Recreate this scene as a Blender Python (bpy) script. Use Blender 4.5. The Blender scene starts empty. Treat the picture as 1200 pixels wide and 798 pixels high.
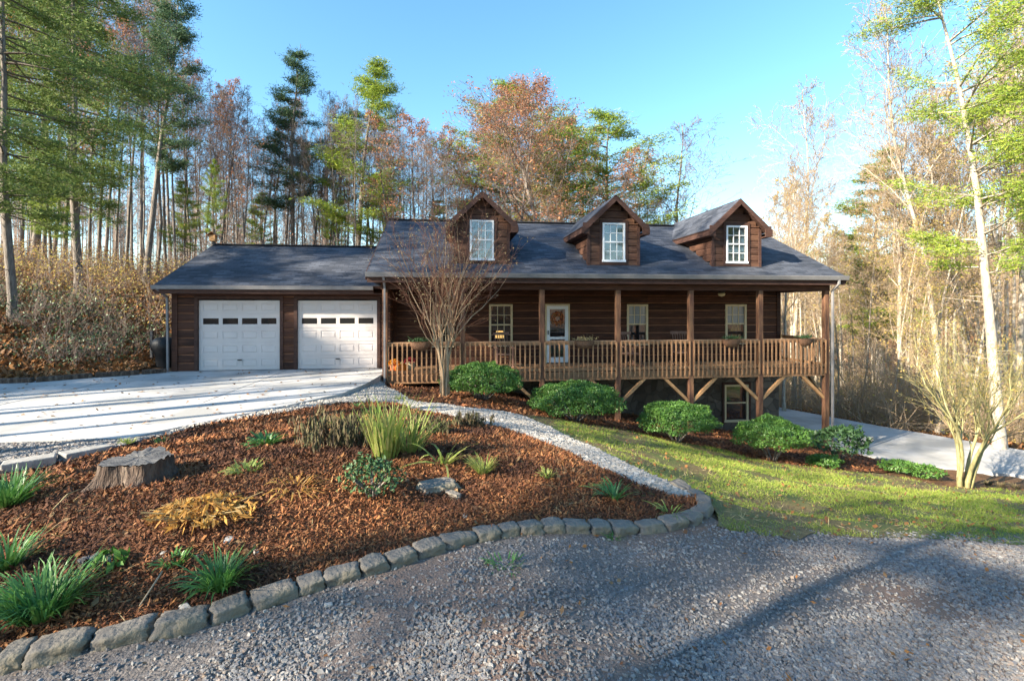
import bpy, bmesh, math
import numpy as np
from mathutils import Vector, Matrix, noise as mnoise
from mathutils.geometry import delaunay_2d_cdt
R = math.radians
SC = bpy.context.scene
COL = SC.collection

# ------------------------------------------------------------ camera, sky, sun, exposure
YAW = R(7.0); F = 560.0; HV = 359.0; ZC = 1.95
cd = bpy.data.cameras.new('camera'); cam = bpy.data.objects.new('camera', cd); COL.objects.link(cam)
cd.sensor_width = 36; cd.lens = 36*F/1200; cd.shift_y = -(399-HV)/1200
cd.clip_end = 2000; cd.clip_start = 0.05
cam.location = (0, 0, ZC); cam.rotation_euler = (R(90), 0, -YAW)
SC.camera = cam
SUN_AZ = R(25); SUN_EL = R(27)                # the sun stands to the left of and behind the camera
sdir = Vector((-math.cos(SUN_AZ)*math.cos(SUN_EL), -math.sin(SUN_AZ)*math.cos(SUN_EL), math.sin(SUN_EL)))
w = bpy.data.worlds.new('World'); SC.world = w; w.use_nodes = True
nt = w.node_tree; bg = nt.nodes['Background']
sky = nt.nodes.new('ShaderNodeTexSky'); sky.sky_type = 'NISHITA'; sky.sun_disc = False
sky.sun_elevation = SUN_EL
sky.sun_rotation = math.atan2(sdir.x, sdir.y)
sky.air_density = 1.1; sky.dust_density = 0.35; sky.ozone_density = 2.6
hs = nt.nodes.new('ShaderNodeHueSaturation'); hs.inputs['Saturation'].default_value = 1.16; hs.inputs['Hue'].default_value = .49
nt.links.new(sky.outputs[0], hs.inputs['Color']); nt.links.new(hs.outputs[0], bg.inputs[0]); bg.inputs[1].default_value = 0.10
sl = bpy.data.lights.new('sun', 'SUN'); sl.energy = 5.0; sl.angle = R(0.5); sl.color = (1, 0.88, 0.69)
so = bpy.data.objects.new('sun', sl); COL.objects.link(so)
so.rotation_euler = sdir.to_track_quat('Z', 'Y').to_euler(); so.location = (-30, -15, 30)
SC.view_settings.view_transform = 'Standard'; SC.view_settings.look = 'None'
SC.view_settings.gamma = 1; SC.view_settings.exposure = 1.98

# ------------------------------------------------------------ helpers
rng = np.random.default_rng(7)
def tag(o, label=None, cat=None, group=None, kind=None):
    if label: o['label'] = label
    if cat: o['category'] = cat
    if group: o['group'] = group
    if kind: o['kind'] = kind
    return o
def empty(name, loc=(0,0,0), rz=0.0, s=1.0):
    o = bpy.data.objects.new(name, None); COL.objects.link(o)
    o.location = loc; o.rotation_euler = (0, 0, rz); o.scale = (s, s, s); o.empty_display_size = 0.2
    return o
def copy_tree(o, parent=None):
    c = o.copy(); COL.objects.link(c)
    if parent is not None: c.parent = parent
    for ch in list(o.children): copy_tree(ch, c)
    return c
class MB:
    def __init__(s): s.V = []; s.F = []; s.M = []; s.S = []; s.n = 0
    def add(s, V, faces, m=0, smooth=False):
        """faces: (n,k) array"""
        V = np.asarray(V, float).reshape(-1, 3); Fa = np.asarray(faces, int)
        s.V.append(V); s.F.append(Fa + s.n); s.M.append(np.full(len(Fa), m)); s.S.append(np.full(len(Fa), smooth)); s.n += len(V)
    def poly(s, pts, m=0):
        s.add(pts, [list(range(len(pts)))], m)
    def box(s, x0, x1, y0, y1, z0, z1, m=0):
        V = [(x0,y0,z0),(x1,y0,z0),(x1,y1,z0),(x0,y1,z0),(x0,y0,z1),(x1,y0,z1),(x1,y1,z1),(x0,y1,z1)]
        s.add(V, [(0,3,2,1),(4,5,6,7),(0,1,5,4),(1,2,6,5),(2,3,7,6),(3,0,4,7)], m)
    def hexa(s, V, m=0):
        s.add(V, [(0,3,2,1),(4,5,6,7),(0,1,5,4),(1,2,6,5),(2,3,7,6),(3,0,4,7)], m)
    def bar(s, p, q, wx, wz, m=0):
        p = Vector(p); q = Vector(q); d = (q-p).normalized()
        up = Vector((0,0,1)) if abs(d.z) < .95 else Vector((1,0,0))
        a = d.cross(up).normalized()*wx/2; b = a.cross(d).normalized()*wz/2
        s.hexa([p-a-b, p+a-b, p+a+b, p-a+b, q-a-b, q+a-b, q+a+b, q-a+b], m)
    def prism(s, prof, x0, x1, m=0):
        """profile [(y,z)...] extruded along X"""
        n = len(prof); V = [(x0, y, z) for y, z in prof]+[(x1, y, z) for y, z in prof]
        for i in range(n):
            j = (i+1) % n
            s.add([V[i], V[j], V[n+j], V[n+i]], [(0,3,2,1)], m)
        s.add(V[:n], [list(range(n))], m); s.add(V[n:], [list(range(n))[::-1]], m)
    def lathe(s, prof, c=(0,0,0), n=16, m=0, smooth=True):
        a = np.arange(n)*2*math.pi/n; V = []
        for r, z in prof: V.append(np.stack([c[0]+r*np.cos(a), c[1]+r*np.sin(a), np.full(n, c[2]+z)], 1))
        F_ = []
        for k in range(len(prof)-1):
            for i in range(n):
                j = (i+1) % n; F_.append((k*n+i, k*n+j, (k+1)*n+j, (k+1)*n+i))
        s.add(np.concatenate(V), F_, m, smooth)
    def segs(s, P0, P1, R0, R1, n=4, m=0, smooth=True):
        P0 = np.asarray(P0, float).reshape(-1,3); P1 = np.asarray(P1, float).reshape(-1,3); N = len(P0)
        if N == 0: return
        R0 = np.broadcast_to(np.asarray(R0, float), (N,)); R1 = np.broadcast_to(np.asarray(R1, float), (N,))
        d = P1-P0; d = d/(np.linalg.norm(d, axis=1, keepdims=True)+1e-9)
        ref = np.where(np.abs(d[:, 2:3]) > .7, np.array([[1.,0,0]]), np.array([[0,0,1.]]))
        a = np.cross(d, ref); a /= np.linalg.norm(a, axis=1, keepdims=True)+1e-9; b = np.cross(d, a)
        t = np.arange(n)*2*math.pi/n
        ring = a[:,None,:]*np.cos(t)[None,:,None]+b[:,None,:]*np.sin(t)[None,:,None]
        V = np.concatenate([P0[:,None]+ring*R0[:,None,None], P1[:,None]+ring*R1[:,None,None]], 1).reshape(-1,3)
        i = np.arange(n); j = (i+1) % n
        base = np.stack([i, i+n, j+n, j], 1)
        Fa = (base[None]+(np.arange(N)*2*n)[:,None,None]).reshape(-1,4)
        s.add(V, Fa, m, smooth)
    def tube(s, pts, rad, n=6, m=0):
        pts = np.asarray(pts, float); rad = np.broadcast_to(np.asarray(rad, float), (len(pts),))
        d = np.gradient(pts, axis=0); d /= np.linalg.norm(d, axis=1, keepdims=True)+1e-9
        up = np.array([0,0,1.]) if abs(d[:,2]).mean() < .7 else np.array([1.,0,0])
        a = np.cross(d, up); a /= np.linalg.norm(a, axis=1, keepdims=True)+1e-9; b = np.cross(d, a)
        t = np.arange(n)*2*math.pi/n
        V = pts[:,None]+rad[:,None,None]*(a[:,None]*np.cos(t)[None,:,None]+b[:,None]*np.sin(t)[None,:,None])
        Fa = [(k*n+i, k*n+(i+1) % n, (k+1)*n+(i+1) % n, (k+1)*n+i) for k in range(len(pts)-1) for i in range(n)]
        s.add(V.reshape(-1,3), Fa, m, True)
        L = len(pts)-1
        s.add(V[L], [list(range(n))], m); s.add(V[0], [list(range(n))[::-1]], m)
    def quads(s, C, A, B, m=0):
        """leaf-like quads (kite): centre C, half axes A (long) and B"""
        N = len(C)
        if N == 0: return
        V = np.stack([C-A, C+B*.9, C+A, C-B*.9], 1).reshape(-1,3)
        s.add(V, np.arange(4*N).reshape(N,4), m)
    def tris(s, P, Q, T, m=0):
        N = len(P)
        if N == 0: return
        s.add(np.stack([P, Q, T], 1).reshape(-1,3), np.arange(3*N).reshape(N,3), m)
    def data(s, name, mats):
        me = bpy.data.meshes.new(name)
        V = np.concatenate(s.V).astype(np.float32)
        me.vertices.add(len(V)); me.vertices.foreach_set('co', V.ravel())
        tot = np.concatenate([np.full(len(f), f.shape[1]) for f in s.F]).astype(np.int32)
        idx = np.concatenate([f.ravel() for f in s.F]).astype(np.int32)
        me.loops.add(len(idx)); me.loops.foreach_set('vertex_index', idx)
        me.polygons.add(len(tot)); st = np.concatenate([[0], np.cumsum(tot)[:-1]]).astype(np.int32)
        me.polygons.foreach_set('loop_start', st); me.polygons.foreach_set('loop_total', tot)
        me.polygons.foreach_set('material_index', np.concatenate(s.M).astype(np.int32))
        me.polygons.foreach_set('use_smooth', np.concatenate(s.S).astype(bool))
        me.update(calc_edges=True); me.validate()
        for m in (mats if isinstance(mats, (list, tuple)) else [mats]): me.materials.append(m)
        return me
    def build(s, name, mats, parent=None, loc=None, bevel=0):
        o = bpy.data.objects.new(name, s.data(name, mats)); COL.objects.link(o)
        if parent is not None: o.parent = parent
        if loc is not None: o.location = loc
        if bevel:
            b = o.modifiers.new('bevel', 'BEVEL'); b.width = bevel; b.segments = 2; b.limit_method = 'ANGLE'
        return o
def rv(n, g=None):
    v = (g or rng).normal(size=(n,3)); return v/(np.linalg.norm(v, axis=1, keepdims=True)+1e-9)

# ------------------------------------------------------------ materials
def mat(name, cols, scale=4, stretch=(1,1,1), rough=.8, bump=.2, bscale=None, island=0.0, icols=None, detail=6,
        big=None, bigscale=.4, spec=.3, trans=0.0, bdist=.02):
    """cols: list of colours for a noise ramp; icols: colours picked per loose piece; big: colour mixed in by a large noise"""
    m = bpy.data.materials.new(name); m.use_nodes = True; t = m.node_tree; N = t.nodes; L = t.links
    bs = N['Principled BSDF']; bs.inputs['Roughness'].default_value = rough
    bs.inputs['Specular IOR Level'].default_value = spec
    tc = N.new('ShaderNodeTexCoord'); mp = N.new('ShaderNodeMapping'); mp.inputs['Scale'].default_value = stretch
    L.new(tc.outputs['Object'], mp.inputs[0])
    no = N.new('ShaderNodeTexNoise'); no.inputs['Scale'].default_value = scale; no.inputs['Detail'].default_value = detail
    no.inputs['Roughness'].default_value = .65
    L.new(mp.outputs[0], no.inputs['Vector'])
    def ramp(src, cs, lo=.3, hi=.7, const=False):
        r = N.new('ShaderNodeValToRGB'); e = r.color_ramp.elements
        while len(e) < len(cs): e.new(.5)
        for i, c in enumerate(cs):
            e[i].position = lo+(hi-lo)*i/max(1, len(cs)-1); e[i].color = (*c, 1)
        if const: r.color_ramp.interpolation = 'CONSTANT'
        L.new(src, r.inputs[0]); return r.outputs[0]
    col = ramp(no.outputs['Fac'], cols)
    if icols:
        ge = N.new('ShaderNodeNewGeometry')
        ic = ramp(ge.outputs['Random Per Island'], icols, 0, 1)
        mx = N.new('ShaderNodeMix'); mx.data_type = 'RGBA'; mx.inputs[0].default_value = island or .75
        L.new(col, mx.inputs[6]); L.new(ic, mx.inputs[7]); col = mx.outputs[2]
    if big:
        n2 = N.new('ShaderNodeTexNoise'); n2.inputs['Scale'].default_value = bigscale; n2.inputs['Detail'].default_value = 5
        L.new(tc.outputs['Object'], n2.inputs['Vector'])
        r2 = N.new('ShaderNodeMapRange'); r2.inputs[1].default_value = .45; r2.inputs[2].default_value = .62
        L.new(n2.outputs['Fac'], r2.inputs[0])
        mx = N.new('ShaderNodeMix'); mx.data_type = 'RGBA'
        L.new(r2.outputs[0], mx.inputs[0]); L.new(col, mx.inputs[6]); mx.inputs[7].default_value = (*big, 1); col = mx.outputs[2]
    L.new(col, bs.inputs['Base Color'])
    if bump:
        nb = N.new('ShaderNodeTexNoise'); nb.inputs['Scale'].default_value = bscale or scale*3; nb.inputs['Detail'].default_value = 6
        L.new(mp.outputs[0], nb.inputs['Vector'])
        bu = N.new('ShaderNodeBump'); bu.inputs['Strength'].default_value = bump; bu.inputs['Distance'].default_value = bdist
        L.new(nb.outputs['Fac'], bu.inputs['Height']); L.new(bu.outputs[0], bs.inputs['Normal'])
    if trans:
        tr = N.new('ShaderNodeBsdfTranslucent'); L.new(col, tr.inputs[0])
        ms = N.new('ShaderNodeMixShader'); ms.inputs[0].default_value = trans
        L.new(bs.outputs[0], ms.inputs[1]); L.new(tr.outputs[0], ms.inputs[2])
        L.new(ms.outputs[0], N['Material Output'].inputs[0])
    return m
M = {}
M['soil'] = mat('forest floor', [(.05,.025,.012),(.16,.075,.03),(.26,.13,.05)], 6, bump=.8, bscale=14, big=(.09,.06,.03), bigscale=.25, bdist=.06)
M['clay'] = mat('red clay', [(.17,.09,.055),(.30,.17,.11)], 5, bump=.5, bscale=25)
M['gravelbed'] = mat('gravel bed', [(.07,.062,.058),(.15,.13,.12),(.22,.20,.185)], 38, bump=.9, bscale=60, big=(.19,.125,.095), bigscale=.55)
M['gravel'] = mat('gravel stones', [(.11,.105,.105),(.22,.21,.205)], 20, bump=.3, bscale=80, icols=[(.09,.09,.10),(.23,.22,.21),(.15,.15,.16),(.31,.29,.265),(.24,.175,.13),(.17,.175,.195),(.42,.39,.35)], rough=.85)
M['pathstone'] = mat('pale path stones', [(.25,.24,.22),(.45,.43,.40)], 20, bump=.2, icols=[(.17,.165,.16),(.38,.36,.33),(.26,.22,.18),(.48,.46,.43)], rough=.8)
M['pathbed'] = mat('path bed', [(.12,.11,.10),(.3,.28,.26),(.45,.42,.39)], 45, bump=.9, bscale=60)
M['mulch'] = mat('mulch ground', [(.035,.014,.008),(.14,.055,.025),(.26,.11,.045)], 30, bump=1, bscale=50, bdist=.04)
M['chips'] = mat('mulch chips', [(.10,.04,.02),(.2,.09,.04)], 20, bump=.2, icols=[(.06,.02,.01),(.20,.065,.025),(.34,.13,.045),(.12,.04,.02),(.50,.25,.10),(.26,.095,.035)], rough=.85, big=(.075,.032,.018), bigscale=1.1)
M['leafy'] = mat('fallen leaves', [(.2,.1,.04),(.3,.14,.05)], 10, bump=0, icols=[(.08,.04,.02),(.24,.10,.03),(.34,.16,.05),(.15,.07,.04),(.24,.17,.09),(.12,.045,.025)], trans=.15)
M['lawnbase'] = mat('lawn ground', [(.08,.05,.025),(.17,.125,.055),(.24,.18,.09)], 14, bump=.6, bscale=60, big=(.10,.13,.035), bigscale=.6)
M['grass'] = mat('grass blades', [(.10,.19,.03),(.27,.32,.05)], .9, bump=0, icols=[(.14,.27,.03),(.33,.42,.05),(.46,.42,.11),(.16,.30,.04),(.50,.40,.16)], island=.55, trans=.3)
M['concrete'] = mat('concrete drive', [(.36,.355,.35),(.47,.46,.45)], 3, bump=.15, bscale=120, big=(.30,.295,.285), bigscale=.9, rough=.75, bdist=.005)
M['edgeconc'] = mat('old concrete', [(.2,.19,.18),(.34,.33,.31)], 8, bump=.4)
M['stone'] = mat('edging stone', [(.09,.085,.08),(.22,.20,.175),(.33,.29,.24)], 7, bump=.9, bscale=22, rough=.9, icols=[(.08,.08,.08),(.22,.18,.13),(.14,.14,.145),(.17,.135,.10)], island=.5, big=(.19,.165,.12), bigscale=5, bdist=.03)
M['bark'] = mat('grey bark', [(.06,.05,.045),(.17,.145,.125),(.26,.23,.2)], 5, (3,3,.6), bump=.8, bdist=.04)
M['pbark'] = mat('pale bark', [(.17,.14,.11),(.36,.31,.25),(.50,.45,.38)], 4, (2,2,.7), bump=.4)
M['twig'] = mat('twigs', [(.13,.10,.085),(.24,.19,.16)], 3, bump=0)
M['ptwig'] = mat('pale twigs', [(.24,.17,.11),(.38,.29,.19)], 3, bump=0)
M['rustleaf'] = mat('rust leaves', [(.3,.12,.06),(.4,.2,.1)], 2, bump=0, icols=[(.34,.12,.06),(.45,.20,.09),(.28,.10,.07),(.50,.30,.15)], trans=.35)
M['yelleaf'] = mat('yellow leaves', [(.5,.35,.1),(.55,.4,.15)], 2, bump=0, icols=[(.42,.27,.07),(.36,.34,.08),(.46,.28,.12),(.25,.30,.06)], trans=.35)
M['needle'] = mat('bright pine needles', [(.13,.22,.03),(.30,.38,.05)], 1.2, bump=0, icols=[(.09,.20,.03),(.24,.34,.04),(.42,.42,.07),(.15,.27,.04)], island=.6, trans=.3)
M['dneedle'] = mat('blue green pine needles', [(.035,.08,.045),(.09,.15,.07)], 1.2, bump=0, icols=[(.03,.08,.05),(.07,.13,.06),(.13,.18,.07)], island=.6, trans=.25)
M['hneedle'] = mat('hemlock needles', [(.08,.14,.03),(.20,.26,.07)], 1.2, bump=0, icols=[(.035,.085,.025),(.09,.16,.035),(.24,.27,.08)], island=.6, trans=.25)
M['boxleaf'] = mat('boxwood leaves', [(.035,.10,.02),(.10,.21,.04),(.16,.25,.05)], 3, bump=0, icols=[(.03,.10,.025),(.09,.21,.035),(.15,.29,.05),(.05,.14,.03)], island=.7, trans=.25, rough=.45, spec=.5)
M['rholeaf'] = mat('dark broad leaves', [(.02,.06,.02),(.05,.11,.03)], 6, bump=0, icols=[(.02,.06,.02),(.06,.13,.035)], rough=.55, spec=.5)
M['strap'] = mat('strap leaves', [(.05,.15,.03),(.12,.25,.05)], 8, bump=0, icols=[(.03,.12,.03),(.08,.22,.05),(.14,.30,.07),(.05,.16,.045)], trans=.3, rough=.4, spec=.5)
M['iris'] = mat('iris leaves', [(.2,.3,.06),(.35,.38,.1)], 3, bump=0, icols=[(.13,.26,.05),(.30,.38,.08),(.48,.42,.16),(.22,.32,.06)], trans=.35, rough=.5)
M['hosta'] = mat('dying yellow leaves', [(.5,.28,.06),(.6,.4,.12)], 5, bump=0, icols=[(.42,.19,.04),(.50,.29,.07),(.30,.13,.04),(.45,.34,.15)], trans=.35)
M['dry'] = mat('dried brown stalks', [(.06,.04,.03),(.16,.11,.06)], 6, bump=0, icols=[(.05,.04,.03),(.13,.10,.05),(.10,.12,.05)])
M['straw'] = mat('straw leaves', [(.4,.3,.15),(.5,.4,.2)], 5, bump=0, icols=[(.35,.24,.11),(.52,.42,.22),(.26,.17,.09)], trans=.2)
M['glass'] = mat('window glass', [(.012,.016,.02),(.02,.025,.03)], .5, bump=.03, bscale=1.5, rough=.03, spec=1.0)
M['glass'].node_tree.nodes['Principled BSDF'].inputs['IOR'].default_value = 1.85
M['doorglass'] = mat('garage door glass', [(.010,.012,.013),(.016,.018,.02)], .5, bump=0, rough=.06, spec=.5)
M['cream'] = mat('cream window trim', [(.55,.45,.28),(.64,.54,.36)], 5, bump=.05)
M['white'] = mat('white painted trim', [(.72,.74,.76),(.80,.81,.82)], 5, bump=.03, rough=.5)
M['doorpaint'] = mat('garage door paint', [(.54,.49,.48),(.62,.57,.55)], 2, bump=.03, rough=.5, big=(.55,.50,.48))
M['gutter'] = mat('gutter metal', [(.17,.165,.17),(.24,.235,.24)], 3, bump=.02, rough=.4)
M['fascia'] = mat('dark fascia wood', [(.035,.018,.015),(.095,.048,.036)], 6, (1,1,4), bump=.3)
M['deckwood'] = mat('weathered deck wood', [(.13,.07,.04),(.28,.155,.085),(.40,.24,.14)], 6, (3,3,.8), bump=.3, icols=[(.21,.11,.05),(.42,.25,.13),(.29,.155,.075),(.34,.22,.14)], island=.5)
M['postwood'] = mat('stained post wood', [(.055,.027,.022),(.14,.07,.042),(.25,.135,.07)], 3.5, (3,3,.5), bump=.3)
M['bracewood'] = mat('brace wood', [(.28,.15,.07),(.45,.27,.13)], 5, bump=.3)
M['black'] = mat('black vinyl', [(.012,.012,.014),(.02,.02,.022)], 8, bump=.1, rough=.5)
M['iron'] = mat('black iron', [(.015,.014,.014),(.03,.028,.026)], 8, bump=.1, rough=.5)
M['stump'] = mat('weathered stump', [(.03,.02,.015),(.09,.06,.045),(.20,.15,.115)], 6, (2.5,2.5,.5), bump=1, bscale=14, bdist=.05)
M['cut'] = mat('grey cut wood', [(.05,.05,.055),(.18,.175,.17)], 8, (1,5,1), bump=.9)
M['pumpkin'] = mat('pumpkin skin', [(.65,.16,.02),(.8,.25,.03)], 6, bump=.05, rough=.45)
M['pot'] = mat('terracotta pot', [(.5,.14,.06),(.6,.2,.09)], 6, bump=.1)
M['mum'] = mat('orange flowers', [(.8,.3,.02),(.9,.45,.04)], 6, bump=0, icols=[(.85,.25,.02),(.85,.45,.03),(.55,.06,.03)])
M['mumred'] = mat('dark red flowers', [(.3,.02,.03),(.45,.05,.05)], 6, bump=0, icols=[(.35,.03,.05),(.5,.08,.06)])
M['basket'] = mat('brown coir basket', [(.10,.05,.03),(.22,.12,.07)], 20, bump=.6)
M['moss'] = mat('mossy bark', [(.14,.12,.06),(.30,.27,.12),(.38,.36,.22)], 6, (2,2,.8), bump=.4)
M['myrtle'] = mat('smooth tan bark', [(.20,.12,.07),(.36,.25,.15),(.44,.33,.23)], 5, (2,2,.6), bump=.2)
M['myrtwig'] = mat('reddish twigs', [(.16,.07,.045),(.27,.13,.08)], 3, bump=0)
M['rocker'] = mat('worn brown chair paint', [(.16,.09,.07),(.28,.17,.13)], 8, bump=.1)
M['lampshade'] = mat('lit lampshade', [(.8,.6,.3),(.85,.65,.35)], 3, bump=0)
b_ = M['lampshade'].node_tree.nodes['Principled BSDF']; b_.inputs['Emission Color'].default_value = (1,.62,.2,1); b_.inputs['Emission Strength'].default_value = .9
M['globe'] = mat('frosted lamp glass', [(.75,.65,.4),(.8,.7,.45)], 3, bump=0, rough=.3)
M['bramble'] = mat('dark brambles', [(.06,.035,.022),(.14,.09,.055)], 3, bump=0)
M['farwood'] = mat('far woods', [(.16,.11,.08),(.28,.20,.14)], .6, bump=0, icols=[(.20,.12,.08),(.42,.27,.13),(.46,.34,.18),(.22,.22,.07)])
M['paneglare'] = mat('pale curtain', [(.35,.38,.4),(.6,.62,.64)], 3, (6,1,.4), bump=0)  # spare pane slot, meant for the white reflection in the upper sashes

def siding_mat(name, dark, mid, hi):
    m = mat(name, [dark, mid, hi], 2.2, (.8,.8,7), bump=.5, bscale=9, icols=[dark, mid, tuple((a+b)/2 for a, b in zip(mid, hi)), mid], island=.45, rough=.75, detail=8)
    return m
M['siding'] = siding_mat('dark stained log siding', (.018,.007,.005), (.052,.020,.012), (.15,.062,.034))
M['edge'] = mat('siding edge highlight', [(.20,.085,.045),(.40,.19,.10)], 3, (1,1,3), bump=.1)  # lighter strip, painted as the light catching each course edge
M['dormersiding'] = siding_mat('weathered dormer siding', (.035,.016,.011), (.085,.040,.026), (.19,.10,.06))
def shingles():
    m = bpy.data.materials.new('charcoal shingles'); m.use_nodes = True; t = m.node_tree; N = t.nodes; L = t.links
    bs = N['Principled BSDF']; bs.inputs['Roughness'].default_value = .8; bs.inputs['Specular IOR Level'].default_value = .4
    tc = N.new('ShaderNodeTexCoord'); br = N.new('ShaderNodeTexBrick')
    br.inputs['Scale'].default_value = 1; br.inputs['Brick Width'].default_value = .32; br.inputs['Row Height'].default_value = .13
    br.inputs['Mortar Size'].default_value = .008; br.inputs['Color1'].default_value = (.024,.031,.046,1); br.inputs['Color2'].default_value = (.075,.085,.11,1)
    br.inputs['Mortar'].default_value = (.03,.032,.04,1); br.inputs['Bias'].default_value = 0
    L.new(tc.outputs['UV'], br.inputs[0])
    no = N.new('ShaderNodeTexNoise'); no.inputs['Scale'].default_value = 1.1; no.inputs['Detail'].default_value = 8; L.new(tc.outputs['Object'], no.inputs[0])
    mx = N.new('ShaderNodeMix'); mx.data_type = 'RGBA'; mx.blend_type = 'MULTIPLY'; mx.inputs[0].default_value = .7
    rp = N.new('ShaderNodeValToRGB'); rp.color_ramp.elements[0].position = .35; rp.color_ramp.elements[0].color = (.55,.55,.58,1)
    rp.color_ramp.elements[1].position = .7; rp.color_ramp.elements[1].color = (1.25,1.22,1.2,1)
    L.new(no.outputs['Fac'], rp.inputs[0]); L.new(br.outputs['Color'], mx.inputs[6]); L.new(rp.outputs[0], mx.inputs[7]); L.new(mx.outputs[2], bs.inputs['Base Color'])
    n2 = N.new('ShaderNodeTexNoise'); n2.inputs['Scale'].default_value = 90; L.new(tc.outputs['Object'], n2.inputs[0])
    ad = N.new('ShaderNodeMath'); ad.operation = 'MULTIPLY_ADD'; ad.inputs[1].default_value = .35; L.new(n2.outputs['Fac'], ad.inputs[0]); L.new(br.outputs['Fac'], ad.inputs[2])
    bu = N.new('ShaderNodeBump'); bu.inputs['Strength'].default_value = .7; bu.inputs['Distance'].default_value = -.015; L.new(ad.outputs[0], bu.inputs['Height']); L.new(bu.outputs[0], bs.inputs['Normal'])
    return m
M['shingle'] = shingles()
def rubble():
    m = bpy.data.materials.new('rubble stone wall'); m.use_nodes = True; t = m.node_tree; N = t.nodes; L = t.links
    bs = N['Principled BSDF']; bs.inputs['Roughness'].default_value = .9
    tc = N.new('ShaderNodeTexCoord'); vo = N.new('ShaderNodeTexVoronoi'); vo.inputs['Scale'].default_value = 3.4; L.new(tc.outputs['Object'], vo.inputs['Vector'])
    v2 = N.new('ShaderNodeTexVoronoi'); v2.feature = 'DISTANCE_TO_EDGE'; v2.inputs['Scale'].default_value = 3.4; L.new(tc.outputs['Object'], v2.inputs['Vector'])
    rp = N.new('ShaderNodeValToRGB'); rp.color_ramp.elements[0].color = (.07,.055,.045,1); rp.color_ramp.elements[1].color = (.17,.14,.115,1)
    sp = N.new('ShaderNodeSeparateColor'); L.new(vo.outputs['Color'], sp.inputs[0]); L.new(sp.outputs[0], rp.inputs[0])
    mr = N.new('ShaderNodeMapRange'); mr.inputs[2].default_value = .05; L.new(v2.outputs['Distance'], mr.inputs[0])
    mx = N.new('ShaderNodeMix'); mx.data_type = 'RGBA'; L.new(mr.outputs[0], mx.inputs[0]); mx.inputs[6].default_value = (.09,.085,.075,1); L.new(rp.outputs[0], mx.inputs[7])
    L.new(mx.outputs[2], bs.inputs['Base Color'])
    bu = N.new('ShaderNodeBump'); bu.inputs['Distance'].default_value = .03; L.new(mr.outputs[0], bu.inputs['Height']); L.new(bu.outputs[0], bs.inputs['Normal'])
    return m
M['rubble'] = rubble()

# ------------------------------------------------------------ terrain
cY, sY = math.cos(YAW), math.sin(YAW)
def ray(u, v):
    a = (u-600)/F; return np.array([cY*a+sY, -sY*a+cY, -(v-HV)/F])
def pz(u, v, Z):
    d = ray(u, v); t = (Z-ZC)/d[2]; return (d[0]*t, d[1]*t, Z)
CP = [pz(0,798,.12), pz(600,798,.12), pz(1200,798,-.06), pz(900,700,-.05), pz(1200,640,-.42), pz(1200,700,-.22),
      pz(100,762,.12), pz(300,705,.12), pz(540,645,.08), pz(700,628,.0), pz(822,612,-.08), pz(600,700,.1),
      pz(150,560,.26), pz(250,610,.33), pz(400,560,.32), pz(450,500,.12), pz(600,560,.2), pz(0,620,.25), pz(700,590,.14),
      pz(520,500,.0), pz(560,487,-.15), pz(620,489,-.55), pz(700,532,-.22), pz(760,560,-.12), pz(0,540,.0), pz(340,482,-.04), pz(200,512,-.02),
      pz(900,600,-.85), pz(1000,575,-1.55), pz(1000,600,-1.0), pz(1130,570,-2.5), pz(1200,590,-1.9), pz(760,515,-1.15), pz(880,545,-1.75), pz(760,540,-.75),
      (-1.9,14,-.3),(.3,14,-.45),(2.6,14,-1.0),(4.95,14,-1.52),(7.3,14,-2.0),(9.6,14,-2.4),(11.9,14,-2.68),
      (-1.9,16.2,-.5),(1,16.2,-.8),(5,16.2,-1.6),(9,16.2,-2.4),(11.9,16.2,-2.8), (2,22,-1),(11.9,22,-3),
      (-8,15.5,-.06),(-5,15.5,-.06),(-2.5,15,-.06),(-2.3,13.8,-.08),(-6,11,-.06),(-9,9,-.06),(-9.8,13,-.06),(-4,12,-.06),(-12,7,-.06),(-13,11,-.06),
      (0,0,.12),(-5,-5,.15),(6,-5,-.1),(-12,-6,.2),(14,-5,-.8),(24,0,-2),(-8,4,.12),(-16,5,.2),
      (15.6,21,-3.0),(19,14,-3.0),(13.5,14.6,-2.98),(16.3,12,-2.98),(13,18,-3.0),(24,9,-3.1),(30,14,-4),
      (24,24,-5),(35,35,-7),(40,15,-6),(60,60,-8),(60,20,-7),(90,90,-4),(100,40,-3),(140,140,8),(150,60,8),(220,220,22),(230,100,24),
      (5,30,-1),(5,45,-1.5),(0,80,-1),(0,150,2),(0,240,8),
      (-11.6,14.4,0.1),(-9.5,18,.3),(-9.5,24,1.6),(-14,18,1.7),(-18.8,22.5,3.0),(-37,45,6),(-20,14,1.6),(-30,12,3.5),(-30,0,3),(-40,-15,4),(-14,30,3),
      (-5,30,1.2),(-5,50,1.8),(-60,60,9),(-60,0,7),(-100,100,13),(-120,0,12),(-150,200,18),(0,-40,2),(-40,-50,4),(40,-40,-4),(100,-60,-6),(0,-150,4)]
CP = np.array(CP, float)
def phi(r2): return np.sqrt(r2+.6**2)
_n = len(CP); _A = phi(((CP[:,None,:2]-CP[None,:,:2])**2).sum(-1))
_A = _A - np.eye(_n)*.06
_M = np.zeros((_n+3, _n+3)); _M[:_n,:_n] = _A; _M[:_n,_n] = 1; _M[:_n,_n+1:] = CP[:,:2]; _M[_n,:_n] = 1; _M[_n+1:,:_n] = CP[:,:2].T
_W = np.linalg.solve(_M, np.concatenate([CP[:,2], np.zeros(3)]))
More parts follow.
